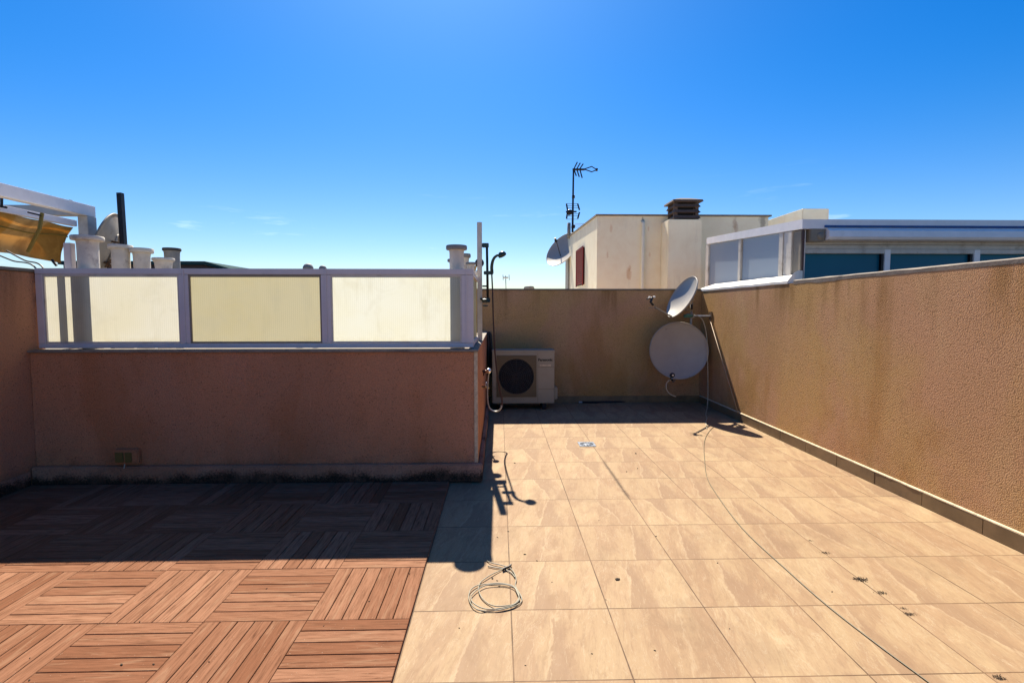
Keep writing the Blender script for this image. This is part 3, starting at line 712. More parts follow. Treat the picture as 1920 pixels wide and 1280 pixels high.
# square panel with round hole
N = 48; ring = []; sq = []
for k in range(N):
    t_ = 2*math.pi*k/N; cx, sz = math.cos(t_), math.sin(t_)
    ring.append((fc.x+cx*fr, fc.z+sz*fr)); m_ = max(abs(cx), abs(sz))
    hx = (q1.x-fc.x) if cx > 0 else (fc.x-q0.x); hz = (q1.z-fc.z) if sz > 0 else (fc.z-q0.z)
    sq.append((fc.x+cx/m_*hx, fc.z+sz/m_*hz))
yf = ay-.012
va = [bm.verts.new((x, yf, z)) for x, z in ring]; vb = [bm.verts.new((x, yf, z)) for x, z in sq]
vc = [bm.verts.new((x, ay-.001, z)) for x, z in sq]; vd = [bm.verts.new((x, ay-.001, z)) for x, z in ring]
for k in range(N):
    k2 = (k+1) % N
    bm.faces.new((va[k], va[k2], vb[k2], vb[k])); bm.faces.new((vb[k], vb[k2], vc[k2], vc[k])); bm.faces.new((va[k], va[k2], vd[k2], vd[k]))
pn = build('front_panel', bm, M['ac_panel'], e)
bm = B(); lathe(bm, [(0, 0), (fr*.995, 0)], (fc.x, ay-.0015, fc.z), 40, axis=(0, -1, 0)); build('fan_opening', bm, M['dark'], e)
bm = B()
for k in range(3):
    t_ = k*2*math.pi/3+.4; d = Vector((math.cos(t_), 0, math.sin(t_))); s_ = Vector((-math.sin(t_), 0, math.cos(t_)))
    obox(bm, Vector((fc.x, ay-.004, fc.z))+d*fr*.5, d*fr*.40, s_*fr*.22, Vector((0, .0008, 0)))
lathe(bm, [(0, .008), (fr*.2, .006), (fr*.2, 0)], (fc.x, ay-.002, fc.z), 20, axis=(0, -1, 0))
build('fan', bm, M['rubber'], e)
bm = B()
for k in range(1, 10): 
    rr = fr*k/9.5
    tube(bm, [(fc.x+rr*math.cos(q*2*math.pi/36), ay-.0105, fc.z+rr*math.sin(q*2*math.pi/36)) for q in range(37)], .0017, 4, cap=False)
for k in range(16):
    t_ = k*math.pi/8; tube(bm, [(fc.x+fr*.1*math.cos(t_), ay-.0115, fc.z+fr*.1*math.sin(t_)), (fc.x+fr*math.cos(t_), ay-.0115, fc.z+fr*math.sin(t_))], .0017, 4)
for k in range(-13, 14):
    z = fc.z+k*fr/14; h = math.sqrt(max(0, fr*fr-(z-fc.z)**2)); tube(bm, [(fc.x-h, ay-.009, z), (fc.x+h, ay-.009, z)], .0012, 4)
build('fan_grille', bm, M['grille'], e)
bm = B()
fx0 = pxa(1009, 700).x
for zc in (pxa(1020, 729).z, pxa(1020, 688).z): box(bm, fx0, x1-.006, ay-.003, ay-.0003, zc-.0015, zc+.0015)
box(bm, fx0-.006, fx0-.003, ay-.003, ay-.0003, zb+.02, zt-.03); build('panel_seam', bm, M['ac_panel'], e)
lx = pxa(1013, 684)
bm = B(); box(bm, pxa(1012, 684).x, pxa(1033, 684).x, ay-.0035, ay-.0003, pxa(1020, 686.5).z, pxa(1020, 683.0).z, bev=.001); build('name_strip', bm, M['mortar'], e)
fcu = bpy.data.curves.new('lettering', 'FONT'); fcu.body = 'Panasonic'; fcu.size = .05; fcu.extrude = .0008; fcu.offset = .0022; fcu.align_x = 'LEFT'
tmp = bpy.data.objects.new('tmp', fcu); COL.objects.link(tmp); bpy.context.view_layer.update()
me = bpy.data.meshes.new_from_object(tmp.evaluated_get(bpy.context.evaluated_depsgraph_get())); bpy.data.objects.remove(tmp)
p0 = pxa(1009, 676.5); wtx = max(v.co.x for v in me.vertices); k_ = (pxa(1036, 676).x-p0.x)/wtx
bm = B(); bm.from_mesh(me); bmesh.ops.scale(bm, vec=(k_, k_, 1), verts=bm.verts)
bmesh.ops.rotate(bm, verts=bm.verts, cent=(0, 0, 0), matrix=Matrix.Rotation(R(90), 3, 'X')); bmesh.ops.translate(bm, verts=bm.verts, vec=(p0.x, ay-.0022, p0.z))
build('lettering', bm, M['black'], e)
bm = B(); box(bm, x1+.0045, x1+.055, ay+.10, ay+.28, pxa(1043, 751).z, pxa(1043, 728).z, bev=.01); build('valve_cover', bm, M['ac'], e)
for fx in (x0+.12, x1-.14):
    bm = B(); box(bm, fx-.03, fx+.03, ay-.01, ay+.33, .003, zb-.004, bev=.006); build('foot', bm, M['rubber'], e)
bm = B()
for k, (dx, dy) in enumerate(((0, 0), (.035, .012), (.012, .04))):
    tube(bm, spline([(x0+.03+dx, ay+.335, .35), (x0-.005+dx*.6, ay+.36+dy*.4, .45), (x0-.055+dx, ay+.40+dy, .60), (x0-.06+dx, ay+.42+dy, .9), (x0-.075+dx, ay+.43+dy, 1.02), (SX+.002, ay+.43+dy, 1.0)]), .021, 10)
tag(build('gap_filler', bm, M['black'], smooth=True), 'black tube bundle added to fill the dark gap beside the air conditioner', 'pipe')  # tubes added to make the gap beside the unit black

# long black stick lying along the back wall
a = fl(1088, 754, .014); b = fl(1250, 751, .014)
bm = B(); tube(bm, [a, b], .013, 10); o = tag(build('black_rod', bm, M['blackmetal'], smooth=True), 'long black rod with a pale tip lying along the back wall', 'rod')
bm = B(); tube(bm, [a-Vector((.02, .0, 0)), a+Vector((.028, 0, 0))], .0145, 10); build('end_cap', bm, M['steel'], o)

# junction box on the low wall
a = at(218, 868, 3.93); b = at(262, 841, 3.93)
e = empty('junction_box', ((a.x+b.x)/2, FY, a.z), 'small yellowed double socket box low on the shaded wall', 'junction box')
bm = B(); box(bm, a.x, b.x, FY-.042, FY-.0005, a.z, b.z, bev=.006); build('casing', bm, M['wall_front'], e)
m_ = (a.x*.55+b.x*.45)
for u0, u1 in ((a.x+.012, m_-.006), (m_+.003, b.x-.045)):
    bm = B(); box(bm, u0, u1, FY-.050, FY-.043, a.z+.012, b.z-.02, bev=.004); build('cover', bm, M['lens_yellow'], e)
bm = B(); tube(bm, [(m_, FY-.045, a.z), (m_, FY-.055, a.z-.03)], .004, 6); build('cable_stub', bm, M['cable'], e)

# floor drain
c = fl(1100, 833)
e = empty('floor_drain', (c.x, c.y, 0), 'square metal floor drain with ring of slots set in the tiles', 'drain')
bm = B(); h = .082; lathe(bm, [(.0, .006), (.03, .006), (.034, .004)], (c.x, c.y, 0), 24)
N = 40; ri = [bm.verts.new((c.x+.068*math.cos(2*math.pi*k/N), c.y+.068*math.sin(2*math.pi*k/N), .006)) for k in range(N)]
ro = []
for k in range(N):
    t_ = 2*math.pi*k/N; m_ = max(abs(math.cos(t_)), abs(math.sin(t_))); ro.append(bm.verts.new((c.x+h*math.cos(t_)/m_, c.y+h*math.sin(t_)/m_, .006)))
rb = [bm.verts.new((v.co.x, v.co.y, .001)) for v in ro]
for k in range(N):
    k2 = (k+1) % N; bm.faces.new((ri[k], ri[k2], ro[k2], ro[k])); bm.faces.new((ro[k], ro[k2], rb[k2], rb[k]))
for k in range(12):
    t_ = 2*math.pi*(k+.5)/12; d = Vector((math.cos(t_), math.sin(t_), 0)); s_ = Vector((-d.y, d.x, 0)); obox(bm, Vector((c.x, c.y, .0045))+d*.051, d*.019, s_*.0045, Vector((0, 0, .0012)))
build('grate', bm, M['drain'], e)
bm = B(); lathe(bm, [(0, .0018), (.069, .0018)], (c.x, c.y, 0), 32); build('sump', bm, M['dark'], e)

# weed tufts and crumbs
def tuft(px, py, s, n_):
    c = fl(px, py); bm = B()
    for i in range(n_):
        a_ = random.uniform(0, 6.28); L = s*random.uniform(.15, .45); d = Vector((math.cos(a_), math.sin(a_), random.uniform(.0, .5))).normalized()*L; w_ = Vector((-d.y, d.x, 0)).normalized()*L*random.uniform(.12, .3)
        b0 = c+Vector((random.gauss(0, s*.55), random.gauss(0, s*.28), .0015)); m_ = b0+d*.55+Vector((0, 0, L*.12))
        quad(bm, [b0-w_*.4, m_-w_, b0+d, m_+w_])
    return bm
for px, py, s, n_, lb in ((1519, 1013, .018, 20, 'farthest tiny dry weed tuft in the tile joint'), (1548, 1036, .026, 34, 'second farthest dry weed tuft in the joint, below the tiny one'), (1613, 1086, .036, 60, 'largest dry weed tuft on the tiles'),
                      (1652, 1111, .026, 36, 'dry weed tuft next below the largest one'), (1694, 1140, .018, 26, 'thin dry weed tuft at mid joint'), (1706, 1151, .026, 36, 'dense dry weed tuft just below the thin one'), (1873, 1270, .026, 44, 'nearest dry weed tuft by the lower right corner')):
    tag(build('weed_tuft', tuft(px, py, s*.8, int(n_*2)), M['leaf']), lb, 'weed', 'dry weeds in the tile joints')
crumbs = [(923, 1084, 5), (932, 1088, 3), (936, 1098, 4), (984, 1039, 4), (1007, 1051, 3), (953, 996, 3), (933, 1007, 3), (1158, 1086, 8), (1136, 1124, 3), (861, 1177, 3), (1110, 1225, 3), (1228, 1219, 4), (985, 1247, 3), (1368, 1178, 3), (1192, 850, 4), (1175, 884, 3), (1560, 1109, 3), (1230, 1005, 3), (1195, 878, 3), (1345, 1055, 3), (965, 868, 3), (1035, 1091, 2), (1123, 975, 2)]
for px, py, s in crumbs:
    c = fl(px, py); L = s*c.y/F*.75; bm = B(); a_ = random.uniform(0, 3.1)
    m_ = Matrix.Translation(c+Vector((0, 0, L*.2))) @ Matrix.Rotation(a_, 4, 'Z') @ Matrix.Diagonal((L, L*.5, L*.3, 1))
    bmesh.ops.create_icosphere(bm, subdivisions=1, radius=1, matrix=m_)
    for v in bm.verts: v.co += Vector((random.uniform(-1, 1), random.uniform(-1, 1), 0))*L*.2
    tag(build('crumb', bm, M['leaf']), 'small dark crumb of dry debris lying on the sunlit tiles', 'debris', 'crumbs on the tiles')
# small bits caught on the deck
for px, py, s in ((228, 1246, 6), (288, 1245, 5), (607, 1173, 3), (692, 1127, 3), (262, 1165, 3), (55, 1275, 5), (392, 1240, 3), (56, 1233, 3), (500, 1103, 3), (768, 1075, 3)):
    c = fl(px, py, DZ); L = s*c.y/F*.7; bm = B()
    m_ = Matrix.Translation(c+Vector((0, 0, L*.25))) @ Matrix.Rotation(random.uniform(0, 3), 4, 'Z') @ Matrix.Diagonal((L, L*.5, L*.35, 1))
    bmesh.ops.create_icosphere(bm, subdivisions=1, radius=1, matrix=m_)
    tag(build('crumb', bm, M['leaf']), 'small dark crumb of dry debris lying on the wooden deck', 'debris', 'crumbs on the deck')

# ------------------------------------------------------------ left: pergola, awning, old dish
e = empty('pergola', (-4.93, 5.9, -.3), 'white box section pergola frame over the neighbouring terrace at left', 'pergola')
pz = at(160, 385, 5.95); PXx = pz.x
bm = B(); box(bm, PXx-.055, PXx+.055, 5.90, 6.03, .9, pz.z-.125, bev=.003); build('post', bm, M['alu_dirty'], e)
bm = B(); box(bm, PXx-.05, PXx+.05, 2.0, 6.03, pz.z-.122, pz.z, bev=.004); build('beam', bm, M['alu_bright'], e)
bm = B(); box(bm, PXx-4.0, PXx-.052, 5.92, 6.01, pz.z-.118, pz.z-.004, bev=.004); build('cross_beam', bm, M['alu_dirty'], e)
bm = B(); box(bm, PXx-.02, PXx-.0, 5.75, 5.78, pz.z, pz.z+.02); build('bolt', bm, M['steel'], e)
aw = empty('awning', (-4.8, 5.2, 2.0), 'rolled yellow and brown awning fabric sagging under the white pergola', 'awning')
ba = at(142, 419, 5.62)
bm = B(); box(bm, ba.x-.05, ba.x+.0, 2.2, 5.64, ba.z-.03, ba.z+.035, bev=.004); build('front_bar', bm, M['alu_bright'], aw)
bm = B(); NU, NV = 60, 14; gr = []
for i in range(NU+1):
    y = 2.4+(5.60-2.4)*i/NU; row = []
    for j in range(NV+1):
        v = j/NV
        x = ba.x-.005-.18*v-.05*math.sin(v*math.pi)+.03*noise.noise(Vector((y*2.2, v*2, 0)))-.06*v*math.sin(y*3)
        x += .035*math.sin(y*9+v*3)*v*(1-v)*2; z = ba.z-.03-.385*v+.03*math.sin(v*math.pi*2+y*2)*(.5)+.025*noise.noise(Vector((y*3, v*3, 5)))-(.05*math.sin((y-2.4)/3.2*math.pi*2.0)*v)
        yy_ = y-(.0+.05*v**1.5)*max(0, (i-NU+8)/8)
        row.append(bm.verts.new((x, yy_, z)))
    gr.append(row)
for i in range(NU):
    for j in range(NV): bm.faces.new((gr[i][j], gr[i+1][j], gr[i+1][j+1], gr[i][j+1]))
sm = B()
for jj, rr in ((5, .007),):
    tube(sm, [gr[i][jj].co+Vector((.008, 0, 0)) for i in range(NU+1)], rr, 6)
o = build('fabric', bm, M['fabric'], aw, smooth=True); md = o.modifiers.new('thickness', 'SOLIDIFY'); md.thickness = .002
build('seam', sm, M['strap'], o)
bm = B(); p1 = at(79, 400, 5.0); p2 = at(74, 430, 4.95); p3 = at(52, 473, 4.92)
tube(bm, [p1, p2, p3], .016, 6); build('strap', bm, M['strap'], aw)
for pl_, r_ in (([at(52, 398, 4.95), at(76, 404, 4.97)], .008), ([at(97, 487, 5.3), at(106, 498, 5.3)], .012), ([at(3, 372, 4.8), at(3, 388, 4.8), at(12, 389, 4.8)], .012)):
    bm = B(); tube(bm, pl_, r_, 6); build('hook', bm, M['blackmetal'], aw)
for p, q, lb in (((-20, 471), (68, 504), 'lower dark cable slanting down at the left edge'), ((12, 470), (82, 504), 'upper dark cable slanting down at the left edge')):
    bm = B(); a_ = at(p[0], p[1], 4.4); b_ = at(q[0], q[1], 4.16); tube(bm, spline([a_, (a_+b_)/2+Vector((0, 0, -.006)), b_, b_+Vector((.05, .03, -.35))]), .006, 6); tag(build('cable', bm, M['cable_dark'], smooth=True), lb, 'cable', 'dark cables by the awning')

c = at(197, 463, 5.9); r = .39; n = Vector((-.90, -.36, .30)).normalized()
e = empty('satellite_dish', (c.x+.1, 5.9, .9), 'old weathered beige dish seen from the side behind the tallest vent pipe', 'satellite dish')
o = build('reflector', dish_mesh(c, n, r, .22), M['dish_old'], e, smooth=True)
bm = B(); bx = (Vector((0, 0, 1))-n*n.z).normalized(); by = n.cross(bx); bc = c-n*(r*.22+.012)
tube(bm, [bc+bx*(.0+.17*math.sin(t_*math.pi/12))+by*(.075*math.cos(t_*math.pi/12))+n*.02*math.sin(t_*math.pi/12)**2 for t_ in range(0, 13)], .012, 8); tube(bm, [bc+by*.075-bx*.15, bc+by*.075], .012, 8); tube(bm, [bc-by*.075-bx*.15, bc-by*.075], .012, 8)
build('back_rib', bm, M['dish_old'], e, smooth=True)
bm = B(); m0 = at(204, 497, 5.85); tube(bm, [at(194, 491, 5.8), at(210, 498, 5.8)], .014, 6); tube(bm, [at(197, 501, 5.8), at(209, 486, 5.8)], .010, 6); tube(bm, [at(206, 452, 5.82), at(222, 455, 5.8)], .012, 6); tube(bm, [m0, (m0.x, m0.y, .9)], .02, 10); bar(bm, bc, m0, .04)
build('mount', bm, M['rust'], e)

# far green edged pavilion roof
Y = 14.0; e = empty('pavilion', (-10, 15, -9), 'distant brown pavilion with dark green hipped roof edge', 'building')
zt_ = at(300, 489.5, Y).z; zb_ = at(300, 496, Y).z; xa = at(108, 495, Y).x; xr = at(383, 489.5, Y).x; xe = at(437, 504.5, Y).x
bm = B()
pr_ = [(xa, zt_), (xr, zt_), (xe, at(437, 505, Y).z), (xe-.15, at(430, 505.5, Y).z), (xr-.02, zb_), (xa, zb_)]
f1 = [bm.verts.new((x, Y, z)) for x, z in pr_]; f2 = [bm.verts.new((x, Y+5, z)) for x, z in pr_]
bm.faces.new(f1); bm.faces.new(f2)
for k in range(6): bm.faces.new((f1[k], f1[(k+1) % 6], f2[(k+1) % 6], f2[k]))
build('roof', bm, M['roof_green'], e)
bm = B(); pr_ = [(xa+.1, zb_-.005), (xr-.05, zb_-.005), (xe-.25, at(430, 506.5, Y).z), (xe-.3, 1.7), (xa+.1, 1.7)]
f1 = [bm.verts.new((x, Y+.06, z)) for x, z in pr_]; f2 = [bm.verts.new((x, Y+4.9, z)) for x, z in pr_]
bm.faces.new(f1); bm.faces.new(f2)
for k in range(5): bm.faces.new((f1[k], f1[(k+1) % 5], f2[(k+1) % 5], f2[k]))
build('soffit', bm, M['roof_brown'], e)
bm = B(); box(bm, xa+.6, xe-1.0, Y+.7, Y+4.4, -9, 1.69); build('wall', bm, M['roof_brown'], e)

bm = B(); box(bm, -1.0, 14, BY+.21, 24, -.5, -.02)
o = build('bounce_terrace', bm, plain('pale_bounce_floor', (.80, .68, .50), .8, k=1.0)); o['kind'] = 'structure'  # unseen pale floor added to bounce sunlight onto the tower
# ------------------------------------------------------------ white stair tower
TY = 9.5
nx = at(1120, 403, TY); TXl = nx.x; zt_ = nx.z
xr = at(1441, 406, TY).x
farY = 13.9; zf = xw(1060, 449, TXl).z
e = empty('stair_tower', ((TXl+xr)/2, 11.5, -9), 'cream rendered roof tower with rust spots beyond the back wall', 'building')
spots = []
for px, py, r_, st in ((1179, 513, .11, .75), (1181, 503, .06, .6), (1146, 429, .07, .55), (1139, 478, .045, .5), (1218, 478, .05, .45), (1216, 429, .04, .45), (1205, 413, .05, .8)):
    spots.append((at(px, py, TY), r_, (.62, .33, .14) if py != 413 else (.12, .1, .09), st))
for px, py in ((1378, 418), (1380, 427)): spots.append((at(px, py, TY), .10, (.42, .24, .14), .6))
spots.append((at(1430, 413, TY), .16, (.12, .10, .09), .75))
M['tower'] = stucco_white('tower_render', spots)
bm = B()
vs = [(TXl, TY, -9), (xr, TY, -9), (xr, farY, -9), (TXl, farY, -9), (TXl, TY, zt_-.02), (xr, TY, zt_-.02), (xr, farY, zf-.02), (TXl, farY, zf-.02)]
v = [bm.verts.new(p) for p in vs]
for q in ((0, 1, 5, 4), (1, 2, 6, 5), (2, 3, 7, 6), (3, 0, 4, 7), (4, 5, 6, 7), (0, 3, 2, 1)): bm.faces.new([v[i] for i in q])
build('wall', bm, M['tower'], e)
bm = B()
vs = [(TXl-.025, TY-.025, zt_-.018), (xr+.05, TY-.025, zt_-.018), (xr+.05, farY, zf-.018), (TXl-.025, farY, zf-.018), (TXl-.025, TY-.025, zt_+.012), (xr+.05, TY-.025, zt_+.012), (xr+.05, farY, zf+.012), (TXl-.025, farY, zf+.012)]
v = [bm.verts.new(p) for p in vs]
for q in ((0, 1, 5, 4), (1, 2, 6, 5), (2, 3, 7, 6), (3, 0, 4, 7), (4, 5, 6, 7), (0, 3, 2, 1)): bm.faces.new([v[i] for i in q])
build('roof_edge', bm, M['coping'], e)
# chimney breast
CY = 9.1; a = at(1253.5, 411, CY); b = at(1317, 411, CY)
bm = B(); box(bm, a.x, b.x, CY, TY-.003, -9, a.z, bev=.01)
cb = build('chimney', bm, M['tower'], e)
cc = at(1280.5, 392, 9.33); hw = 25*9.33/F; z0 = a.z+.003; z1 = at(1280, 373.5, 9.33).z; H = z1-z0
bm = B()
for sx_ in (-1, 1):
    for sy_ in (-1, 1): box(bm, cc.x+sx_*(hw*.78)-.03, cc.x+sx_*(hw*.78)+.03, 9.33+sy_*.15-.03, 9.33+sy_*.15+.03, z0, z0+H*.75)
for k in range(3):
    zb_ = z0+.005+k*H*.25
    for ring_ in ((hw*.98, .22, zb_+H*.06), (hw*.88, .18, zb_+H*.17)):
        pass
    v0 = [bm.verts.new((cc.x+sx_*hw*.99, 9.33+sy_*.225, zb_+H*.05)) for sx_, sy_ in ((-1, -1), (1, -1), (1, 1), (-1, 1))]
    v1 = [bm.verts.new((cc.x+sx_*hw*.86, 9.33+sy_*.185, zb_+H*.18)) for sx_, sy_ in ((-1, -1), (1, -1), (1, 1), (-1, 1))]
    for q in range(4): bm.faces.new((v0[q], v0[(q+1) % 4], v1[(q+1) % 4], v1[q]))
    bm.faces.new(v0); bm.faces.new(v1)
v0 = [bm.verts.new((cc.x+sx_*hw*1.12, 9.33+sy_*.26, z0+H*.78)) for sx_, sy_ in ((-1, -1), (1, -1), (1, 1), (-1, 1))]
v1 = [bm.verts.new((cc.x+sx_*hw*1.08, 9.33+sy_*.25, z0+H*.86)) for sx_, sy_ in ((-1, -1), (1, -1), (1, 1), (-1, 1))]
v2 = [bm.verts.new((cc.x+sx_*hw*.35, 9.33+sy_*.09, z1)) for sx_, sy_ in ((-1, -1), (1, -1), (1, 1), (-1, 1))]
for p, q_ in ((v0, v1), (v1, v2)):
    for q in range(4): bm.faces.new((p[q], p[(q+1) % 4], q_[(q+1) % 4], q_[q]))
bm.faces.new(v0); bm.faces.new(v2)
build('chimney_cap', bm, M['clay'], cb)
bm = B(); box(bm, cc.x-hw*.6, cc.x+hw*.6, 9.22, 9.44, z0, z0+H*.76); build('flue', bm, M['dark'], cb)
# downpipe
a = at(1201.5, 420, TY); b = at(1208.5, 420, TY)
bm = B(); tube(bm, [((a.x+b.x)/2, TY-.045, -9), ((a.x+b.x)/2, TY-.045, a.z), ((a.x+b.x)/2, TY+.0, a.z+.05)], (b.x-a.x)/2, 14); build('downpipe', bm, M['tower'], e, smooth=True)
# red shutter on the side face, grey strip
p1 = xw(1084, 472, TXl); p2 = xw(1095.7, 533, TXl)
y0, y1 = p2.y, p1.y; zt2 = p1.z; zb2 = p2.z
bm = B(); box(bm, TXl-.03, TXl-.002, y0, y1, zb2, zt2); sh_ = build('window', bm, M['dark'], e)
bm = B(); k = 0; z = zb2+.02
while z < zt2-.03:
    obox(bm, ((TXl-.036), (y0+y1)/2, z+.015), Vector((.012, 0, -.010)), Vector((0, (y1-y0)/2-.03, 0)), Vector((.002, 0, .004))); z += .045
box(bm, TXl-.05, TXl-.031, y0-.03, y0+.03, zb2-.02, zt2+.02); box(bm, TXl-.05, TXl-.031, y1-.03, y1+.03, zb2-.02, zt2+.02); box(bm, TXl-.05, TXl-.031, y0+.031, y1-.031, zt2-.02, zt2+.02)
build('shutter', bm, M['red'], sh_)
p1 = xw(1063, 487, TXl); p2 = xw(1068, 500, TXl)
bm = B(); box(bm, TXl-.04, TXl-.002, p2.y, p1.y, .5, p1.z); build('side_door', bm, M['grey_door'], e)

# tower dish
c = at(1054, 467, 13.4); r = .52; n = Vector((-.66, -.50, .52)).normalized()
e = empty('satellite_dish', (TXl-.1, 13.4, 2.4), 'distant grey satellite dish fixed to the left side of the cream tower', 'satellite dish')
build('reflector', dish_mesh(c, n, r, .22), M['dish'], e, smooth=True)
bm = B(); bar(bm, c-n*.12, (TXl, 13.4, c.z-.1), .06); build('mount', bm, M['steel'], e)
bm = B(); dn = (Vector((-.6, 0, -.6))-n*Vector((-.6, 0, -.6)).dot(n)).normalized(); tube(bm, [c+dn*r*.3-n*.1, at(1043, 452, 13.2)], .012, 6); lnb(bm, at(1043, 453, 13.2), (-.3, -.3, .6), .04, .1); build('feed_arm', bm, M['blackmetal'], e)

# antenna masts
AY = 13.6; q = lambda x, y, Y=AY: at(x, y, Y)
e = empty('tv_antenna', q(1074, 441), 'tall thin antenna mast with two aerials on the cream tower', 'antenna')
bm = B(); tube(bm, [q(1073.3, 446), q(1075.3, 317)], .030, 8, r2=.022); tube(bm, [q(1072.5, 369), q(1077.5, 369)], .045, 8); tube(bm, [q(1071.5, 424), q(1078, 425)], .05, 8); build('mast', bm, M['blackmetal'], e)
bm = B(); tube(bm, [q(1073.5, 318), q(1096, 318)], .028, 6)
for x in (1076, 1081.5, 1087):
    tube(bm, [q(x, 317), q(x+6.5, 304+(x-1076)*.3)], .016, 5); tube(bm, [q(x+.5, 319), q(x+4.5, 330+(x-1076)*.35)], .018, 5)
for s_ in (-1, 1):
    tube(bm, [q(1095, 317.5), q(1109.5, 317.5+s_*5), q(1119, 318.5)], .015, 5)
tube(bm, [q(1117.5, 318.2), q(1120.5, 318.6)], .04, 6)
build('yagi_aerial', bm, M['blackmetal'], e)
bm = B()
for x0_, x1_, s_ in ((1062, 1064, 1), (1083, 1086.5, 1)):
    tube(bm, [q(x0_, 382), q(x1_, 394)], .022, 5); tube(bm, [q(x1_, 398), q(x0_+.2, 410)], .022, 5)
for y_ in (382, 386, 390, 401, 405, 411): tube(bm, [q(1062, y_), q(1084, y_)], .006, 4)
tube(bm, [q(1061, 397), q(1081, 397)], .022, 5); sphere(bm, q(1068, 398), .09, (1, .6, .8)); tube(bm, [q(1064, 393), q(1067, 404)], .02, 5)
build('panel_aerial', bm, M['blackmetal'], e)
bm = B()
for y_ in (419, 422, 426): tube(bm, [q(1078, y_), q(1097, y_+.8)], .006, 4)
build('lower_aerial', bm, M['steel'], e)
bm = B(); tube(bm, [q(1066.8, 418, 13.2), q(1066.8, 447, 13.2)], .045, 8); tag(build('pole', bm, M['grey_door'], smooth=True), 'short grey pole behind the tower dish', 'pole')
Y = 22; q = lambda x, y: at(x, y, Y)
e = empty('tv_antenna', q(949, 560), 'tiny distant aerial just above the back wall', 'antenna')
bm = B(); tube(bm, [q(949.3, 560), q(948, 517)], .020, 6); build('mast', bm, M['steel'], e)
bm = B(); tube(bm, [q(943, 520.5), q(953, 520.5)], .03, 5)
for x_ in (943, 954.5): tube(bm, [q(x_, 515), q(x_+.5, 525)], .014, 5)
build('aerial', bm, M['steel'], e)
bm = B(); c = at(992, 545, 12); lathe(bm, [(.07, -.4), (.07, .04), (.13, .05), (.11, .10), (0, .12)], c, 14); tag(build('vent_pipe', bm, M['pot_grey'], smooth=True), 'tiny grey vent top barely above the middle of the back wall', 'vent pipe')

# ------------------------------------------------------------ sunroom on the right
RXs = 3.20; nr = xw(1505, 411, RXs); fr_ = xw(1325, 446, RXs)
e = empty('sunroom', (4.8, 6.5, -.3), 'white neighbouring sunroom with teal windows and awning cassette behind right wall', 'sunroom')
NY = nr.y; FYs = min(fr_.y, 7.95); zN = nr.z; zF = fr_.z; XE = 9.5
bm = B()
def slab(x0, x1, y0, y1, za0, zb0, za1, zb1):   # near z (bottom, top), far z (bottom, top)
    v = [bm.verts.new(p) for p in ((x0, y0, za0), (x1, y0, za0), (x1, y1, za1), (x0, y1, za1), (x0, y0, zb0), (x1, y0, zb0), (x1, y1, zb1), (x0, y1, zb1))]
    for q in ((0, 1, 5, 4), (1, 2, 6, 5), (2, 3, 7, 6), (3, 0, 4, 7), (4, 5, 6, 7), (0, 3, 2, 1)): bm.faces.new([v[i] for i in q])
slab(RXs, XE, NY, FYs, zN-.100, zN, zF-.095, zF); build('roof', bm, M['alu_bright'], e)
bm = B(); slab(RXs+.07, XE-.02, NY+.55, FYs-.05, 1.2, zN-.25, 1.2, zF-.25); build('inner_wall', bm, M['beige'], e)
# side face: two frosted panels and posts
def side_z(px, py): return xw(px, py, RXs+.02)
ys = lambda px: xw(px, 480, RXs+.02).y
pan = [(1330, 1385), (1391, 1462)]
for a_, b_ in pan:
    bm = B(); y1_, y0_ = ys(a_), ys(b_); zt3 = lambda y: zN-.102+(zF-zN)*(y-NY)/(FYs-NY)
    v = [bm.verts.new(p) for p in ((RXs+.03, y0_, 1.55), (RXs+.03, y1_, 1.55), (RXs+.03, y1_, zt3(y1_)), (RXs+.03, y0_, zt3(y0_)), (RXs+.05, y0_, 1.55), (RXs+.05, y1_, 1.55), (RXs+.05, y1_, zt3(y1_)), (RXs+.05, y0_, zt3(y0_)))]
    for q in ((0, 1, 2, 3), (7, 6, 5, 4), (0, 4, 5, 1), (1, 5, 6, 2), (2, 6, 7, 3), (3, 7, 4, 0)): bm.faces.new([v[i] for i in q])
    build('side_panel', bm, M['panel_sky'], e)
for a_, b_, p_ in ((1325, 1330, 0), (1386, 1390, .0), (1462, 1469, 0), (1470, 1479, -.008), (1480, 1486, .004)):
    bm = B(); y1_, y0_ = ys(a_), ys(b_); box(bm, RXs+.006-p_, RXs+.06, y0_, y1_, 1.55, zt3(y0_)-.002)
    build('side_post', bm, M['alu_dirty'], e)
bm = B(); box(bm, RXs+.016, RXs+.052, NY+.045, ys(1487), 1.3, zN-.106); build('corner_panel', bm, M['beige'], e)
FYw = NY+.10
fx = lambda px, Y=FYw: at(px, 480, Y).x
fz = lambda py, Y=FYw: at(1700, py, Y).z
bm = B(); box(bm, RXs+.055, fx(1503), NY+.035, FYw+.03, 1.2, zN-.103, bev=.004); build('corner_post', bm, M['alu_bright'], e)
bm = B(); tube(bm, [(RXs+.040, NY+.04, 1.5), (RXs+.040, NY+.04, zN-.11)], .010, 8); tube(bm, [(RXs+.02, NY+.02, zN-.104), (RXs+.02, NY+.02, zN-.22)], .012, 8); build('drain_pipe', bm, M['hose'], e)
z468, z475, z453 = fz(468), fz(475.5), fz(452)
bm = B(); box(bm, fx(1504), XE, FYw-.005, FYw+.04, fz(459), zN-.104); box(bm, fx(1504), XE, FYw+.012, FYw+.05, fz(467), fz(459.5)); box(bm, fx(1504), XE, FYw+.0, FYw+.05, fz(475.5), fz(467.5), bev=.003)
build('window_head', bm, M['alu_dirty'], e)
wins = [(1505, 1655), (1670, 1822), (1838, 1995), (2010, 2165)]
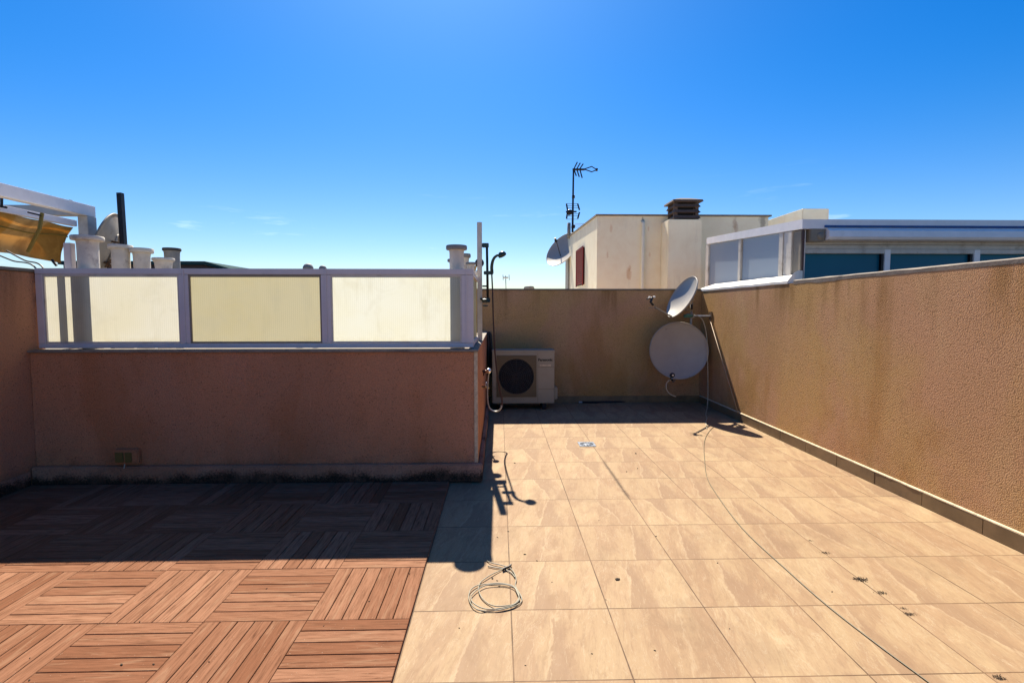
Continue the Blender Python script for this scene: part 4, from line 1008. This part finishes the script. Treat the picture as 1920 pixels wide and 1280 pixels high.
for a_, b_ in wins:
    bm = B(); quad(bm, [(fx(a_), FYw+.045, 1.2), (fx(b_), FYw+.045, 1.2), (fx(b_), FYw+.045, fz(476)), (fx(a_), FYw+.045, fz(476))])
    wv = build('window', bm, M['glass_teal'], e)
    bm = B(); box(bm, fx(b_)-.004, fx(b_)+.018, FYw+.01, FYw+.05, 1.2, fz(468)); build('frame_edge', bm, M['blackmetal'], wv)
for a_, b_ in ((1658.5, 1669.5), (1826, 1837.5), (1999, 2009.5)):
    bm = B(); box(bm, fx(a_), fx(b_), FYw-.004, FYw+.05, 1.2, fz(468), bev=.003); build('window_post', bm, M['alu_bright'], e)
# awning cassette under the eave
cy = NY+.0; zc1 = at(1700, 428, cy).z; zc0 = at(1700, 451, cy).z
ca = at(1552, 440, cy-.03).x
bm = B(); prof = [(cy+.06, zc1), (cy-.02, zc1-.006), (cy-.055, zc1-.035), (cy-.06, zc0+.03), (cy-.04, zc0+.004), (cy+.06, zc0)]
f1 = [bm.verts.new((ca, y, z)) for y, z in prof]; f2 = [bm.verts.new((XE-.2, y, z)) for y, z in prof]
bm.faces.new(f1); bm.faces.new(f2)
for k in range(6): bm.faces.new((f1[k], f1[(k+1) % 6], f2[(k+1) % 6], f2[k]))
cas = build('awning_cassette', bm, M['alu_bright'], e)
bm = B(); box(bm, ca-.02, XE-.2, cy-.012, cy+.05, zc1+.003, zc1+.026); build('blue_strip', bm, M['blue'], cas)  # blue strip along the top of the cassette
bm = B(); box(bm, fx(1507), ca-.003, cy+.0, cy+.09, zc0-.012, zc1-.0, bev=.008); sphere(bm, (ca-.05, cy-.0, (zc0+zc1)/2-.02), .04, (1.1, .5, 1)); build('end_bracket', bm, M['beige'], cas)

# far parapet block right
Y = 8.9; a = at(1505, 391, Y); b = at(1555, 391, Y); f_ = at(1421, 419, 10.4)
bm = B(); box(bm, a.x, b.x, Y, Y+1.75, -9, a.z, bev=.01); tag(build('roof_block', bm, M['tower']), 'plain cream rendered block rising behind the sunroom roof', 'building')

# ------------------------------------------------------------ light
sd = Vector((-.1, .82, 1)).normalized()
el = math.asin(sd.z); azm = math.atan2(sd.x, sd.y)
sl = bpy.data.lights.new('sun', 'SUN'); sl.energy = 4.6; sl.angle = R(.5); sl.color = (1, .905, .76)
so = bpy.data.objects.new('sun', sl); COL.objects.link(so); so.rotation_euler = sd.to_track_quat('Z', 'Y').to_euler(); so.location = (0, 0, 20)
wd = bpy.data.worlds.new("World"); scene.world = wd; wd.use_nodes = True; nt = wd.node_tree; nt.nodes.clear()
out = nt.nodes.new('ShaderNodeOutputWorld'); bg = nt.nodes.new('ShaderNodeBackground'); sky = nt.nodes.new('ShaderNodeTexSky')
sky.sky_type = 'NISHITA'; sky.sun_disc = False; sky.sun_elevation = el; sky.sun_rotation = azm; sky.altitude = 20; sky.air_density = 1.0; sky.dust_density = .5; sky.ozone_density = 1.2
hs = nt.nodes.new('ShaderNodeHueSaturation'); hs.inputs['Saturation'].default_value = 1.6; hs.inputs['Value'].default_value = 1.0
nt.links.new(sky.outputs[0], hs.inputs['Color'])
# thin cirrus low in the sky
tc = nt.nodes.new('ShaderNodeTexCoord'); mp = nt.nodes.new('ShaderNodeMapping'); mp.inputs['Scale'].default_value = (2.2, 2.2, 16)
nt.links.new(tc.outputs['Generated'], mp.inputs[0]); nz = nt.nodes.new('ShaderNodeTexNoise'); nz.inputs['Scale'].default_value = 2.3; nz.inputs['Detail'].default_value = 7; nz.inputs['Roughness'].default_value = .6
nt.links.new(mp.outputs[0], nz.inputs['Vector'])
mr = nt.nodes.new('ShaderNodeMapRange'); mr.interpolation_type = 'SMOOTHSTEP'; mr.inputs[1].default_value = .60; mr.inputs[2].default_value = .78; nt.links.new(nz.outputs['Fac'], mr.inputs[0])
sx = nt.nodes.new('ShaderNodeSeparateXYZ'); nt.links.new(tc.outputs['Generated'], sx.inputs[0])
m2 = nt.nodes.new('ShaderNodeMapRange'); m2.interpolation_type = 'SMOOTHSTEP'; m2.inputs[1].default_value = .26; m2.inputs[2].default_value = .05; m2.inputs[4].default_value = .35; nt.links.new(sx.outputs[2], m2.inputs[0])
mu = nt.nodes.new('ShaderNodeMath'); mu.operation = 'MULTIPLY'; nt.links.new(mr.outputs[0], mu.inputs[0]); nt.links.new(m2.outputs[0], mu.inputs[1])
mx = nt.nodes.new('ShaderNodeMix'); mx.data_type = 'RGBA'; nt.links.new(mu.outputs[0], mx.inputs[0]); tn = nt.nodes.new('ShaderNodeMix'); tn.data_type = 'RGBA'; tn.blend_type = 'MULTIPLY'; tn.inputs[0].default_value = 1; nt.links.new(hs.outputs[0], tn.inputs[6]); 
se = nt.nodes.new('ShaderNodeSeparateXYZ'); tc0 = nt.nodes.new('ShaderNodeTexCoord'); nt.links.new(tc0.outputs['Generated'], se.inputs[0])
rp = nt.nodes.new('ShaderNodeValToRGB'); nt.links.new(se.outputs[2], rp.inputs[0]); rp.color_ramp.interpolation = 'EASE'
rp.color_ramp.elements[0].position = 0.0; rp.color_ramp.elements[0].color = (.74, .78, .94, 1)
rp.color_ramp.elements[1].position = .42; rp.color_ramp.elements[1].color = (.42, .78, 1.0, 1)
e_ = rp.color_ramp.elements.new(.16); e_.color = (.72, .80, .98, 1)
nt.links.new(rp.outputs[0], tn.inputs[7])
nt.links.new(tn.outputs[2], mx.inputs[6]); mx.inputs[7].default_value = (14, 15, 16, 1)
nt.links.new(mx.outputs[2], bg.inputs[0]); bg.inputs[1].default_value = .06
nt.links.new(bg.outputs[0], out.inputs[0])
vs_ = scene.view_settings; vs_.view_transform = 'Standard'; vs_.look = 'None'; vs_.exposure = 1.3; vs_.gamma = 1.0
